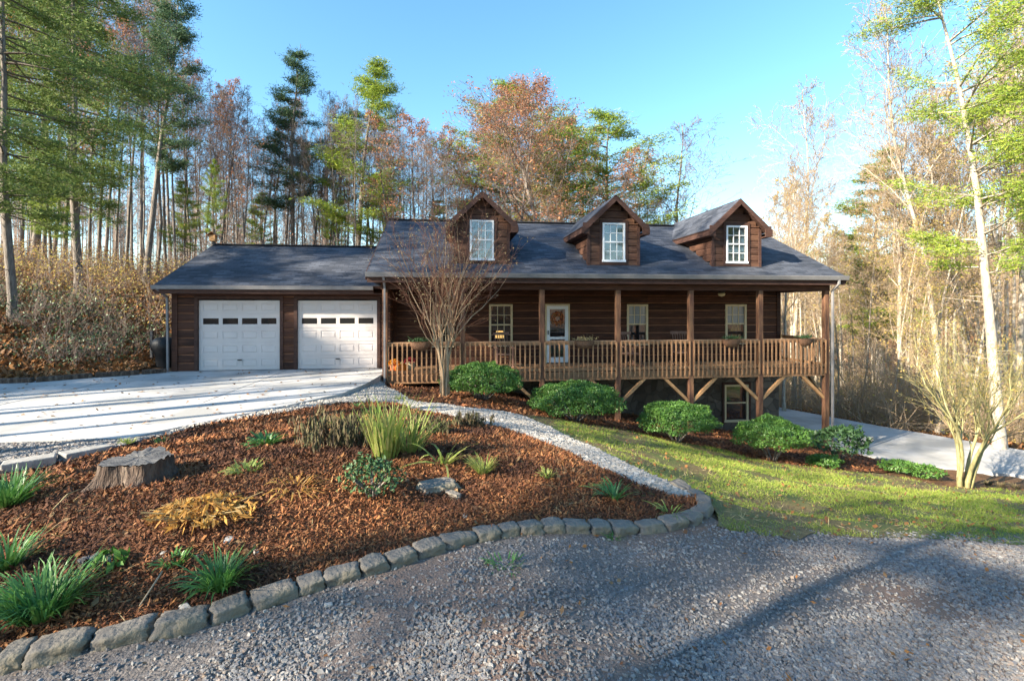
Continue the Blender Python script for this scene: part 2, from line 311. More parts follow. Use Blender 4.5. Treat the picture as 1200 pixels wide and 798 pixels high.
def hh(x, y):
    x = np.asarray(x, float); y = np.asarray(y, float); sh = x.shape; x = x.ravel(); y = y.ravel(); out = np.empty(len(x))
    for i in range(0, len(x), 20000):
        xx = x[i:i+20000]; yy = y[i:i+20000]
        r2 = (xx[:,None]-CP[None,:,0])**2+(yy[:,None]-CP[None,:,1])**2
        out[i:i+20000] = phi(r2)@_W[:_n]+_W[_n]+_W[_n+1]*xx+_W[_n+2]*yy
    mic = .010*np.sin(3.1*x+1.7*np.sin(2.3*y))+.010*np.sin(2.7*y+1.3*np.sin(3.7*x+1))+.006*np.sin(7.3*x+2*y)*np.sin(6.1*y-x)
    return (out+mic).reshape(sh)
def hz(x, y): return float(hh(np.array([x]), np.array([y]))[0])
def P(u, v):
    """the point of the terrain seen at photo pixel (u, v)"""
    d = ray(u, v); t = np.concatenate([np.linspace(1.5, 30, 1500), np.linspace(30, 200, 800)])
    g = ZC+d[2]*t-hh(d[0]*t, d[1]*t); k = np.argmax(g < 0)
    if g[k] >= 0: k = len(t)-1
    t0 = t[max(k-1, 0)] + (t[k]-t[max(k-1, 0)])*g[max(k-1, 0)]/(g[max(k-1, 0)]-g[k]+1e-9)
    return (d[0]*t0, d[1]*t0, ZC+d[2]*t0)
def at(u, z):
    """ground point in viewing column u at camera depth z"""
    d = ray(u, 0); x, y = d[0]*z, d[1]*z; return (x, y, hz(x, y))
def inpoly(x, y, poly):
    poly = np.asarray(poly)[:, :2]; ins = np.zeros(x.shape, bool); n = len(poly)
    for i in range(n):
        x1, y1 = poly[i]; x2, y2 = poly[(i+1) % n]
        c = ((y1 > y) != (y2 > y)) & (x < (x2-x1)*(y-y1)/(y2-y1+1e-12)+x1); ins ^= c
    return ins
def edist(x, y, poly):
    poly = np.asarray(poly)[:, :2]; d = np.full(x.shape, 1e9); n = len(poly)
    for i in range(n):
        a = poly[i]; b = poly[(i+1) % n]; ab = b-a; L2 = (ab**2).sum()+1e-12
        t = np.clip(((x-a[0])*ab[0]+(y-a[1])*ab[1])/L2, 0, 1)
        d = np.minimum(d, np.hypot(x-a[0]-t*ab[0], y-a[1]-t*ab[1]))
    return d
def px(l): return [P(u, v)[:2] for u, v in l]

STONE_LINE = [(-40,790),(0,778),(100,757),(240,727),(330,697),(420,672),(470,657),(540,634),(600,622),(660,619),(720,622),(770,620),(805,612),(826,598),(815,584)]
PATH_LO = [(815,584),(790,583),(750,570),(700,549),(650,525),(600,506),(560,497),(520,487),(490,482),(455,473),(400,473),(330,485),(260,495),(200,510),(140,528)]
PATH_HI = [(826,590),(800,575),(760,557),(700,527),(655,507),(618,490),(560,480),(520,474),(490,472),(470,462),(452,452),(447,441)]
DRIVE_LO = [(447,439),(430,449),(400,461),(340,474),(280,486),(205,501),(150,513),(0,517)]
dl = [pz(u, v, 0.0)[:2] for u, v in DRIVE_LO]
dh = [pz(u, v, 0.0)[:2] for u, v in [(0,449),(100,442.5),(195,436)]]
POLY = {}
POLY['driveway'] = dl+[(-14,6.6),(-20,6.2),(-20,13.2)]+dh+[(-8.9,15.48),(-2.0,15.48)]
lawn_lo = [(1200,640),(1100,633),(1000,630),(900,629),(850,622),(838,600),(826,590),(800,575),(760,557),(700,527),(655,507),(618,490)]
lawn_hi = [(618,487),(680,497),(760,511),(840,526),(900,541),(960,549),(1040,557),(1100,570),(1200,574)]
POLY['lawn'] = px(lawn_lo)+px(lawn_hi)+[(20,10.2),(27,8),(27,5.0),(14,4.6)]
POLY['gravel'] = px(STONE_LINE[:13]+[(830,604),(845,613),(900,620),(1000,621),(1100,624),(1200,630)])+[(14,5.0),(27,5.4),(27,-9),(-11,-9),(-5,.4)]
POLY['mulch'] = px(STONE_LINE)+px(PATH_LO)+px([(120,532),(60,549),(0,560)])+[(-8.0,4.9),(-6,2.2),(-3.6,1.6)]
POLY['path'] = px(PATH_HI)+dl[1:6]+px([(170,519),(200,510),(260,495),(330,485),(400,473),(455,473)])+px(PATH_LO[:9])[::-1]
POLY['housebed'] = px([(452,452),(470,462),(490,472),(520,474),(560,480),(618,489)])+px(lawn_hi[:6])+px([(1000,553),(1048,552),(1030,540),(1000,530)])+[(12.6,15.5),(12.2,16.3),(-1.95,16.3),(-2.0,14.0)]
POLY['lower'] = [(12.7,23.5),(12.6,16.5),(13.2,14.4),(14.6,12.9),(16.3,11.9),(20,10.6),(27,9.2),(27,11.4),(21,13),(19.2,14.0),(17.3,17.5),(15.8,21),(14.8,24)]
GL = px([(150,515),(205,506),(130,526),(60,543),(0,553)])
POLY['sidegravel'] = [dl[6]]+GL[1:]+[(-8.5,5.2),(-20,4.6),(-20,6.1),(-14,6.5),dl[7]]

def axis(lo, hi, step, far, g=1.12):
    a = list(np.arange(lo, hi, step)); s = step; x = hi
    b = []
    while x < far: b.append(x); s *= g; x += s
    s = step; x = lo-step; c = []
    while x > -far: c.append(x); s *= g; x -= s
    return np.array(c[::-1]+a+b)
gx = axis(-22, 26, .3, 420); gy = axis(-6, 26, .3, 420)
XX, YY = np.meshgrid(gx, gy); ZZ = hh(XX, YY)-.015
for k, dep in (('driveway',.22),('lower',.3),('lawn',.08),('gravel',.08),('mulch',.1),('path',.06),('housebed',.1),('sidegravel',.06)):
    ins = inpoly(XX, YY, POLY[k]); dd = edist(XX[ins], YY[ins], POLY[k])
    ZZ[ins] -= dep*np.clip(dd/.4, .0, 1)
b = MB(); nx, ny = len(gx), len(gy)
ii = (np.arange(ny-1)[:,None]*nx+np.arange(nx-1)[None]).ravel()
b.add(np.stack([XX.ravel(), YY.ravel(), ZZ.ravel()], 1), np.stack([ii, ii+1, ii+nx+1, ii+nx], 1), 0, True)
tag(b.build('ground', M['soil']), kind='structure')

def sheet(name, key, m, step=.22, off=0.0, jit=.04, flat=None, thick=0, nokind=False):
    poly = np.array([p[:2] for p in POLY[key]]); out = []
    for i in range(len(poly)):
        a = poly[i]; c = poly[(i+1) % len(poly)]; n = max(1, int(np.hypot(*(c-a))/.15))
        for t in range(n):
            q = a+(c-a)*t/n
            if jit: q = q+np.array([mnoise.noise(Vector((q[0]*3, q[1]*3, 1.3))), mnoise.noise(Vector((q[0]*3, q[1]*3, 7.7)))])*jit
            out.append(q)
    out = np.array(out); lo = out.min(0); hi = out.max(0)
    X, Y = np.meshgrid(np.arange(lo[0], hi[0], step), np.arange(lo[1], hi[1], step)); X = X.ravel(); Y = Y.ravel()
    k = inpoly(X, Y, out); X, Y = X[k], Y[k]; k = edist(X, Y, out) > step*.35; X, Y = X[k], Y[k]
    pts = [Vector((float(a), float(c))) for a, c in out]+[Vector((float(a), float(c))) for a, c in zip(X, Y)]
    vs, es, fs, *_ = delaunay_2d_cdt(pts, [], [list(range(len(out)))], 1, 1e-5)
    vx = np.array([v.x for v in vs]); vy = np.array([v.y for v in vs])
    z = np.full(len(vx), flat) if flat is not None else hh(vx, vy)+off
    mb = MB(); mb.add(np.stack([vx, vy, z], 1), [list(f) for f in fs if len(f) == 3], 0, True)
    if thick:
        n = len(out); zz = flat if flat is not None else 0
        T = np.column_stack([out, np.full(n, zz-.0)]); Bt = np.column_stack([out, np.full(n, zz-thick)])
        i = np.arange(n); j = (i+1) % n
        mb.add(np.concatenate([T, Bt]), np.stack([i, j, j+n, i+n], 1), 0)
    o = mb.build(name, m); tag(o, kind='structure'); return o
sheet('driveway', 'driveway', M['concrete'], .5, jit=.012, flat=0.0, thick=.18)
# lower drive follows the same slab thickness
sheet('lower_driveway', 'lower', M['concrete'], .5, jit=.012, flat=-2.93, thick=.2)
sheet('gravel_road', 'gravel', M['gravelbed'], .25, .004)
sheet('mulch_bed', 'mulch', M['mulch'], .2, .0)
sheet('mulch_under_porch', 'housebed', M['mulch'], .3, .0)
sheet('lawn', 'lawn', M['lawnbase'], .25, .014, jit=.16)
sheet('gravel_path', 'path', M['pathbed'], .2, .008, jit=.05)
sheet('side_gravel', 'sidegravel', M['gravelbed'], .25, .004)
# control joints cut in the concrete
jm = MB()
for x in (-5.05, -8.9, -12.5): jm.box(x-.012, x+.012, 6.9 if x < -8 else 8.3+(x+8.5)*.9 if x < -6 else 10.4, 13.3 if x < -8.5 else 15.3, .001, .005)
for y in (12.2, 9.0): jm.box(-13, -4.6 if y > 10 else -8.2, y-.012, y+.012, .0015, .0055)
tag(jm.build('driveway_joint', M['edgeconc']), kind='structure')

# ---- scatter helpers
def sample(key, n, power=1.3, dmin=2.0, maxd=30, edge=0.0, patch=None, g=None):
    poly = np.array([p[:2] for p in POLY[key]]); lo = poly.min(0); hi = poly.max(0); g = g or rng
    xs = []; ys = []; c = 0
    lo = np.maximum(lo, [-14,-1.0]); hi = np.minimum(hi, [22, 24])
    while c < n:
        m = max(n*4, 20000); r = dmin*.7*np.exp(g.random(m)*math.log(maxd/(dmin*.7))); r = r  # log-uniform: density ~ 1/r^2
        a = YAW+(g.random(m)*2-1)*R(60); x = r*np.sin(a); y = r*np.cos(a)
        k = (x > lo[0]) & (x < hi[0]) & (y > lo[1]) & (y < hi[1]); x, y, r = x[k], y[k], r[k]
        k = g.random(len(x)) < (np.clip(r/maxd, 0, 1))**max(0, 2-power) ; x, y = x[k], y[k]
        k = inpoly(x, y, poly); x, y = x[k], y[k]
        if patch is not None and len(x): k = patch(x, y, g); x, y = x[k], y[k]
        if edge and len(x): k = g.random(len(x)) < np.clip(edist(x, y, poly)/edge, .05, 1); x, y = x[k], y[k]
        xs.append(x); ys.append(y); c += len(x)
    return np.concatenate(xs)[:n], np.concatenate(ys)[:n]
def rocks(mb, x, y, z, size, flat=.65, g=None):
    g = g or rng; n = len(x)
    C8 = np.array([(-1,-1,-1),(1,-1,-1),(1,1,-1),(-1,1,-1),(-1,-1,1),(1,-1,1),(1,1,1),(-1,1,1)], float)
    V = C8[None]*(1+g.normal(size=(n,8,3))*.28)
    V[:, 4:, :2] *= .75
    a = g.random(n)*2*math.pi; ca, sa = np.cos(a), np.sin(a)
    sx = size*(.8+.7*g.random(n)); sy = size*(.6+.4*g.random(n)); sz = size*flat*(.6+.5*g.random(n))
    V *= np.stack([sx, sy, sz], 1)[:,None]*.5
    # tilt
    tl = g.normal(size=n)*.35; ct, st = np.cos(tl), np.sin(tl)
    Y = V[...,1]*ct[:,None]-V[...,2]*st[:,None]; Zz = V[...,1]*st[:,None]+V[...,2]*ct[:,None]
    X = V[...,0]*ca[:,None]-Y*sa[:,None]; Y2 = V[...,0]*sa[:,None]+Y*ca[:,None]
    V = np.stack([X+x[:,None], Y2+y[:,None], Zz+z[:,None]], -1)
    base = np.array([(0,3,2,1),(4,5,6,7),(0,1,5,4),(1,2,6,5),(2,3,7,6),(3,0,4,7)])
    mb.add(V.reshape(-1,3), (base[None]+(np.arange(n)*8)[:,None,None]).reshape(-1,4))
def flakes(mb, x, y, z, L, W, tilt=.35, g=None, m=0):
    """thin slivers: flat kites lying on the ground with random tilt"""
    g = g or rng; n = len(x); a = g.random(n)*2*math.pi
    A = np.stack([np.cos(a), np.sin(a), g.normal(size=n)*tilt], 1)*(L*(.5+g.random(n)))[:,None]*.5
    Bv = np.stack([-np.sin(a), np.cos(a), g.normal(size=n)*tilt*1.5], 1)*(W*(.6+.8*g.random(n)))[:,None]*.5
    C = np.stack([x, y, z+np.abs(A[:,2])*.8+.003], 1)
    mb.quads(C, A, Bv, m)
def pn(x, y, s, o=0.0):
    return np.array([mnoise.fractal(Vector((a*s+o, c*s, o)), .8, 2.0, 3) for a, c in zip(x, y)])
def dist(x, y): return np.hypot(x, y)

mb = MB(); x, y = sample('gravel', 190000, power=1.5, dmin=2.2, maxd=16, edge=.8)
wear = pn(x, y, .55, 3.1); k = rng.random(len(x)) < np.clip(.8+wear*1.9, .16, 1); x, y = x[k], y[k]
rocks(mb, x, y, hh(x, y)+.008, (.008+.019*rng.random(len(x))**2.2)*np.clip(dist(x, y)/5, .9, 1.8))
tag(mb.build('gravel_stones', M['gravel']), 'loose grey crushed gravel covering the road in the foreground', 'gravel', kind='stuff')
mb = MB(); x, y = sample('sidegravel', 9000, power=1.3, dmin=5, maxd=16); rocks(mb, x, y, hh(x, y)+.01, .02+.025*rng.random(len(x)))
tag(mb.build('side_gravel_stones', M['gravel']), 'grey gravel strip along the front edge of the concrete drive', 'gravel', kind='stuff')
mb = MB(); x, y = sample('path', 22000, power=1.1, dmin=4.5, maxd=18, edge=.15); rocks(mb, x, y, hh(x, y)+.018, .025+.035*rng.random(len(x))**1.5)
tag(mb.build('path_stones', M['pathstone']), 'pale rounded gravel filling the curved garden path', 'gravel', kind='stuff')
mb = MB(); x, y = sample('mulch', 150000, power=1.4, dmin=2.4, maxd=14)
flakes(mb, x, y, hh(x, y)+.004+.02*rng.random(len(x)), .031*np.clip(dist(x, y)/4.5, .9, 2), .011*np.clip(dist(x, y)/4.5, .9, 2), .5)
tag(mb.build('mulch_chips', M['chips']), 'red brown bark mulch chips covering the planting bed', 'mulch', kind='stuff')
mb = MB(); x, y = sample('mulch', 3800, power=1.3, dmin=2.4, maxd=14); k = rng.random(len(x)) < np.clip(.35+pn(x, y, .7, 4.4)*1.4, .06, 1); x, y = x[k], y[k]
flakes(mb, x, y, hh(x, y)+.022, .10, .004, .22)
x, y = sample('lawn', 3000, power=1.2, dmin=4, maxd=18); flakes(mb, x, y, hh(x, y)+.03, .09, .006, .3)
tag(mb.build('straw_litter', M['straw']), 'pale dry stems and pine straw strewn over the mulch and lawn', 'straw', kind='stuff')
mb = MB(); x, y = sample('housebed', 16000, power=.6, dmin=8, maxd=24); flakes(mb, x, y, hh(x, y)+.01, .09, .035, .4)
tag(mb.build('porch_mulch_chips', M['chips']), 'brown mulch around the clipped shrubs below the porch', 'mulch', kind='stuff')
mb = MB(); x, y = sample('mulch', 2600, power=1.1, dmin=2.6, maxd=14)
k = rng.random(len(x)) < np.clip(.25+pn(x, y, .5, 9.)*1.2+(y > 5)*.35, .05, 1); x, y = x[k], y[k]
flakes(mb, x, y, hh(x, y)+.02, .05, .034, .35)
x, y = sample('gravel', 260, power=1.1, dmin=2.6, maxd=12); flakes(mb, x, y, hh(x, y)+.02, .04, .026, .3)
x, y = sample('lawn', 1300, power=.9, dmin=4, maxd=20); flakes(mb, x, y, hh(x, y)+.03, .05, .035, .4)
x, y = sample('driveway', 420, power=.8, dmin=6, maxd=20); flakes(mb, x, y, np.zeros(len(x))+.006, .07, .05, .25)
tag(mb.build('fallen_leaves', M['leafy']), 'fallen brown leaves scattered over bed, road and lawn', 'leaves', kind='stuff')
# grass blades
mb = MB()
def bare(x, y, g):
    e = edist(x, y, np.array([p[:2] for p in POLY['lawn']]))
    q = pn(x, y, .9, 5.)
    front = np.clip((e-.15)/3.0, 0, 1)
    return g.random(len(x)) < np.clip(.08+front*.95+q*1.9, .03, 1)
x, y = sample('lawn', 88000, power=1.1, dmin=4.2, maxd=22, patch=bare)
n = len(x); a = rng.random(n)*2*math.pi; sc = np.clip(dist(x, y)/6, .9, 2.4)
h_ = (.016+.028*rng.random(n))*(.8+.35*sc); w_ = .0045*sc*(.7+.6*rng.random(n)); z = hh(x, y)
P0 = np.stack([x+np.cos(a)*w_, y+np.sin(a)*w_, z], 1); P1 = np.stack([x-np.cos(a)*w_, y-np.sin(a)*w_, z], 1)
ln = rng.normal(size=(n,2))*.022; P2 = np.stack([x+ln[:,0]*sc, y+ln[:,1]*sc, z+h_], 1)
mb.tris(P0, P1, P2); tag(mb.build('grass', M['grass']), 'short green and straw coloured lawn grass', 'grass', kind='stuff')
print('ground done')
# ------------------------------------------------------------ the house
def subtract(a, b_, cuts):
    segs = [(a, b_)]
    for c0, c1 in cuts:
        nxt = []
        for s0, s1 in segs:
            if c1 <= s0 or c0 >= s1: nxt.append((s0, s1)); continue
            if c0 > s0: nxt.append((s0, c0))
            if c1 < s1: nxt.append((c1, s1))
        segs = nxt
    return [s for s in segs if s[1]-s[0] > .01]
def wall_courses(mb, x0, x1, z0, z1, ops, course, zfun=None, T=None, depth=.035, m=0, medge=1, joints=True, seed=1):
    """log courses facing -Y at y=0 (local), with openings [(x0,x1,z0,z1)]; T maps (x,y,z)->world"""
    T = T or (lambda p: p); g = np.random.default_rng(seed)
    zs = []; z = z0
    while z < z1-.01: zs.append((z, min(z+course, z1))); z += course
    for za, zb in zs:
        br = sorted({za, zb}|{q for o in ops for q in (o[2], o[3]) if za < q < zb})
        for ya, yb in zip(br[:-1], br[1:]):
            zm = (ya+yb)/2; a, c = (x0, x1) if zfun is None else zfun(zm)
            if c-a < .02: continue
            for s0, s1 in subtract(a, c, [(o[0], o[1]) for o in ops if o[2] < zm < o[3]]):
                cuts = [s0]
                if joints:
                    t = s0+g.uniform(1.2, 4.5)
                    while t < s1-.6: cuts.append(t); t += g.uniform(2.2, 4.8)
                cuts.append(s1)
                for u0, u1 in zip(cuts[:-1], cuts[1:]):
                    u1_ = u1-(.006 if u1 != s1 else 0); e = .022; j = g.uniform(-.004, .004)
                    top = yb-(e if yb == zb else 0); bot = ya+(.004 if ya == za else 0)
                    prof = [(0, bot), (-depth*.75+j, bot), (-depth+j, bot+(top-bot)*.35), (-depth*.9+j, top-.012), (-depth*.72+j, top), (0, top)]
                    for m_, pr in ((m, prof), (medge, [(0, top), (-depth*.42, top), (-depth*.25, yb), (0, yb)])):
                        if m_ == medge and yb != zb: continue
                        V = [T((u0, y, z)) for y, z in pr]+[T((u1_, y, z)) for y, z in pr]; n = len(pr)
                        F_ = [(i, n+i, n+(i+1) % n, (i+1) % n) for i in range(n)]
                        mb.add(V, F_, m_); mb.add(V[:n], [list(range(n))], m_); mb.add(V[n:], [list(range(n))[::-1]], m_)
                if True:
                    V = [T((s0, .002, ya)), T((s1, .002, ya)), T((s1, .002, yb)), T((s0, .002, yb))]; mb.add(V, [(0,1,2,3)], m)
def window_mb(mb, x0, x1, z0, z1, y, fr=.07, cols=3, rows=2, d=.05, lower=True, mf=0, mg=1, pane=True):
    """double-hung window facing -Y; frame front at y-d"""
    mb.box(x0, x0+fr, y-d, y, z0, z1, mf); mb.box(x1-fr, x1, y-d, y, z0, z1, mf)
    mb.box(x0+fr, x1-fr, y-d, y, z1-fr, z1, mf); mb.box(x0-.02, x1+.02, y-d-.02, y, z0-.03, z0+fr*.7, mf)
    zm = (z0+z1)/2; mb.box(x0+fr, x1-fr, y-d+.012, y-.004, zm-.02, zm+.025, mf)
    gx0, gx1 = x0+fr, x1-fr; t = .009
    for half in ((zm+.025, z1-fr),)+(((z0+fr*.7, zm-.02),) if lower else ()):
        for i in range(1, cols): xx = gx0+(gx1-gx0)*i/cols; mb.box(xx-t, xx+t, y-d+.026, y-.008, half[0], half[1], mf)
        for i in range(1, rows): zz = half[0]+(half[1]-half[0])*i/rows; mb.box(gx0, gx1, y-d+.028, y-.010, zz-t, zz+t, mf)
    if pane:
        mb.box(gx0-.005, gx1+.005, y-.014, y-.004, z0+fr*.5, z1-fr*.5, mg)
house = empty('log_house', (5, 14, 0)); tag(house, 'dark brown log siding house with three dormers, long porch and two garage doors', 'house')
HO = Vector((5, 14, 0))
def hp(mb, name, mats, parent=house, bevel=0):
    for i in range(len(mb.V)): mb.V[i] = mb.V[i]-(np.array(HO))
    return mb.build(name, mats, parent, bevel=bevel)
XL, XR, YW, YR = -1.97, 11.85, 16.2, 18.4
WIN = {'A': (.58-.78, .58-.02, .62, 2.0), 'B': (1.02, 1.86, .62, 2.0), 'C': (5.68, 6.42, .62, 2.0), 'D': (9.0, 9.78, .62, 2.0)}
def X_at(u, Y): d = ray(u, 0); return d[0]/d[1]*Y
for k, (a, c) in {'A': (507,531), 'B': (573,600.5), 'C': (734,758.5), 'D': (849,873.5)}.items(): WIN[k] = (X_at(a, YW), X_at(c, YW), .62, 2.02)
DOOR = (X_at(638.5, YW), X_at(667, YW), 0.0, 2.03)
ops = list(WIN.values())+[DOOR]
mb = MB(); T = lambda p: (p[0], p[1]+YW, p[2])
wall_courses(mb, XL, XR, -.02, 2.72, ops, .262, T=T, seed=3, depth=.05)
T = lambda p: (XL, YW-.0-0, 0)
mb.box(XL-.02, XL+.13, YW-.075, YW-.052, 0, 2.7, 0)
mb.box(XR-.13, XR+.02, YW-.075, YW-.052, 0, 2.7, 0)
# side walls of the main body (with gable above), and the back
for X, s in ((XR, 1), (XL, -1)):
    T = (lambda p: (XR-p[1], YW+p[0], p[2])) if s == 1 else (lambda p: (XL+p[1], YW+6.2-p[0], p[2]))
    wall_courses(mb, 0, 6.2, -.02, 2.72, [(2.2,3.1,.7,2.0)] if s == 1 else [], .262, T=T, seed=11+s)
    def zf(z, s=s):
        k = (z-2.88)/.49; a = 13.9+k-YW; c = 22.9-k-YW; a = max(a, -2.2)
        return (a, c) if s == 1 else (6.2-c, 6.2-a)
    wall_courses(mb, -2.2, 6.4, 2.72, 5.0, [], .25, zfun=zf, T=T, seed=15+s)
mb.box(XL, XR, 22.3, 22.4, -.2, 2.75, 0)
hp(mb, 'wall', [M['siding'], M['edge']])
# basement
mb = MB(); bw = (X_at(848.5, YW), X_at(876.5, YW), -2.2, -.88)
for z0, z1, cuts in ((-3.4, bw[2], []), (bw[2], bw[3], [(bw[0], bw[1])]), (bw[3], -.05, [])):
    for s0, s1 in subtract(XL, XR, cuts): mb.box(s0, s1, YW, YW+.2, z0, z1)
mb.box(XL, XL+.2, YW+.2, 22.3, -3.4, -.05); mb.box(XR-.2, XR, YW+.2, 22.3, -3.4, -.05); mb.box(XL+.2, XR-.2, 22.1, 22.3, -3.4, -.05)
hp(mb, 'foundation_wall', M['rubble'])
mb = MB(); window_mb(mb, *bw, YW+.02, cols=1, rows=1, d=.06); hp(mb, 'basement_window', [M['cream'], M['glass']])
mb = MB(); mb.box(bw[0]-.09, bw[0]-.003, YW-.05, YW+.01, bw[2]-.1, bw[3]+.09); mb.box(bw[1]+.003, bw[1]+.09, YW-.05, YW+.01, bw[2]-.1, bw[3]+.09); mb.box(bw[0]-.003, bw[1]+.003, YW-.05, YW+.01, bw[3]+.003, bw[3]+.09)
hp(mb, 'window_casing', M['fascia'])
for k in 'ABCD':
    a = WIN[k]; mb = MB(); window_mb(mb, a[0], a[1], a[2], a[3], YW-.005, cols=3 if k in 'AB' else 3, rows=2, d=.075, lower=(k in 'AB'), pane=False)
    w_ = hp(mb, 'window', [M['cream']])
    mb = MB()
    if k == 'B':
        mb.box(a[0]+.06, a[1]-.06, YW-.02, YW-.012, a[2]+.04, a[3]-.05)
        o = hp(mb, 'pane', mat('clear window glass', [(.05,.05,.05),(.06,.06,.06)], 1, bump=0, rough=.03, spec=1), w_)
        t = o.data.materials[0].node_tree; N = t.nodes; tr = N.new('ShaderNodeBsdfTransparent'); tr.inputs[0].default_value = (.85,.85,.85,1)
        ms = N.new('ShaderNodeMixShader'); ms.inputs[0].default_value = .35; t.links.new(tr.outputs[0], ms.inputs[1]); t.links.new(N['Principled BSDF'].outputs[0], ms.inputs[2]); t.links.new(ms.outputs[0], N['Material Output'].inputs[0])
    else:
        mb.box(a[0]+.06, a[1]-.06, YW-.02, YW-.012, a[2]+.04, a[3]-.05)
        o = hp(mb, 'pane', M['glass'], w_)
    if k in 'CD':
        o.data.materials.append(M['paneglare']); mb = MB()
        mb.box(a[0]+.068, a[1]-.068, YW-.026, YW-.0215, (a[2]+a[3])/2+.03, a[3]-.068); 
        c_ = hp(mb, 'pane_reflection', mat('reflection on glass', [(.16,.19,.21),(.30,.34,.37)], 3, (5,1,.3), bump=0, rough=.1, spec=1), w_)  # pale panel before the pane, painted as the reflection in the upper sash
# lamp seen through window B
mb = MB(); mb.lathe([(.10,0),(.10,.02),(.02,.04),(.03,.16),(.06,.22),(.02,.32),(.015,.42)], (1.62, 16.75, .45)); 
lamp = empty('table_lamp', (0,0,0)); tag(lamp, 'small lit table lamp glowing inside the porch window left of the door', 'lamp')
mb.build('lamp_base', M['gutter'], lamp); mb = MB(); mb.lathe([(.18,0),(.12,.24)], (1.62, 16.75, .84)); mb.build('lamp_shade', M['lampshade'], lamp)
mb = MB(); mb.box(.9, 2.2, 16.5, 17.1, .39, .43); 
for x in (.95, 2.15): mb.box(x-.03, x+.03, 16.55, 16.61, -.03, .39); mb.box(x-.03, x+.03, 17.0, 17.06, -.03, .39)
tag(mb.build('side_table', M['fascia']), 'dark side table under the lit lamp behind the porch window', 'table')
mb = MB(); mb.box(-1.7, 11.6, 16.35, 22.2, -.07, -.04); mb.box(-.3, 3.0, 18.2, 18.3, -.03, 2.7); mb.box(-1.7, 11.6, 16.35, 22.2, 2.74, 2.78)
hp(mb, 'interior_floor', M['fascia'])
# front door: white storm door
x0, x1, z0, z1 = DOOR; mb = MB(); y = YW-.01; f = .11
mb.box(x0, x0+.05, y-.09, y, z0, z1, 1); mb.box(x1-.05, x1, y-.09, y, z0, z1, 1); mb.box(x0+.05, x1-.05, y-.09, y, z1-.06, z1, 1)
a, c = x0+.053, x1-.053
mb.box(a, a+f, y-.065, y-.02, z0+.02, z1-.063); mb.box(c-f, c, y-.065, y-.02, z0+.02, z1-.063); mb.box(a+f, c-f, y-.065, y-.02, z1-.18, z1-.063)
mb.box(a+f, c-f, y-.065, y-.02, z0+.02, z0+.2); mb.box(a+f, c-f, y-.065, y-.02, .82, .90)
dr = hp(mb, 'front_door', [M['white'], M['cream']])
mb = MB(); mb.box(a+f-.01, c-f+.01, y-.045, y-.035, z0+.15, z1-.12); hp(mb, 'pane', M['glass'], dr)
mb = MB(); mb.box(a+.03, a+.06, y-.11, y-.066, .98, 1.12); hp(mb, 'handle', M['iron'], dr)
wr = MB(); n = 420; t = rng.random(n)*2*math.pi; q = rng.random(n)*2*math.pi; rr = .04+.05*rng.random(n)
cx, cz = (a+c)/2, 1.53
C = np.stack([cx+(.17+rr*np.cos(q))*np.cos(t), y-.105+rr*.7*np.sin(q)*.6, cz+(.17+rr*np.cos(q))*np.sin(t)], 1)
wr.quads(C, rv(n)*.03, rv(n)*.018)
tag(wr.build('wreath', mat('autumn wreath', [(.5,.12,.04),(.6,.2,.05)], 5, bump=0, icols=[(.55,.10,.05),(.60,.22,.06),(.25,.05,.03),(.45,.30,.08)])), 'orange autumn leaf wreath hanging on the glass front door', 'wreath')

# roofs
def slab(mb, pts, th, m=0, uvax=None):
    pts = [Vector(p) for p in pts]; n = (pts[1]-pts[0]).cross(pts[2]-pts[0]).normalized()
    if n.z < 0: n = -n
    lo = [p-n*th for p in pts]; k = len(pts); V = pts+lo
    mb.add(V, [list(range(k))], m); mb.add(V, [list(range(k, 2*k))[::-1]], m+1)
    for i in range(k): j = (i+1) % k; mb.add(V, [(i, j, k+j, k+i)], m+1)
def roof_uv(o):
    me = o.data; uv = me.uv_layers.new(name='UVMap')
    for p in me.polygons:
        n = p.normal; h = Vector((n.x, n.y, 0))
        e = Vector((-h.y, h.x, 0)).normalized() if h.length > .05 else Vector((1,0,0)); up = n.cross(e)
        for li in p.loop_indices:
            co = me.vertices[me.loops[li].vertex_index].co; uv.data[li].uv = (co.dot(e), co.dot(up))
EY, EZ, RZ = 13.68, 2.90, 5.20; SL = (RZ-EZ)/(YR-EY)
mb = MB()
slab(mb, [(-2.4,EY,EZ),(12.3,EY,EZ),(12.3,YR,RZ),(-2.4,YR,RZ)], .10); slab(mb, [(-2.4,YR,RZ),(12.3,YR,RZ),(12.3,23.1,EZ),(-2.4,23.1,EZ)], .10)
o = hp(mb, 'roof', [M['shingle'], M['fascia']]); roof_uv(o)
mb = MB(); mb.bar((-2.41,YR,RZ+.015),(12.31,YR,RZ+.015),.26,.03); hp(mb, 'ridge_cap', M['shingle'], o)
mb = MB()
for X in (-2.4, 12.3):   # rake boards
    s = .02 if X > 0 else -.02
    mb.bar((X+s,EY,EZ-.13),(X+s,YR,RZ-.13),.03,.2); mb.bar((X+s,YR,RZ-.13),(X+s,23.1,EZ-.13),.03,.2)
mb.box(-2.38, 12.28, EY-.0, EY+.03, EZ-.28, EZ-.09)
mb.box(-2.38, 12.28, EY+.035, 16.15, 2.66, 2.70)
hp(mb, 'fascia', M['fascia'], o)
mb = MB(); mb.prism([(EY-.005,EZ-.14),(EY-.09,EZ-.13),(EY-.125,EZ-.02),(EY-.105,EZ-.02),(EY-.08,EZ-.11),(EY-.005,EZ-.115)], -2.42, 12.32)
mb.prism([(EY-.03,EZ-.02),(EY-.125,EZ-.019),(EY-.125,EZ-.001),(EY-.03,EZ-.003)], -2.42, 12.32)
hp(mb, 'gutter', M['gutter'])
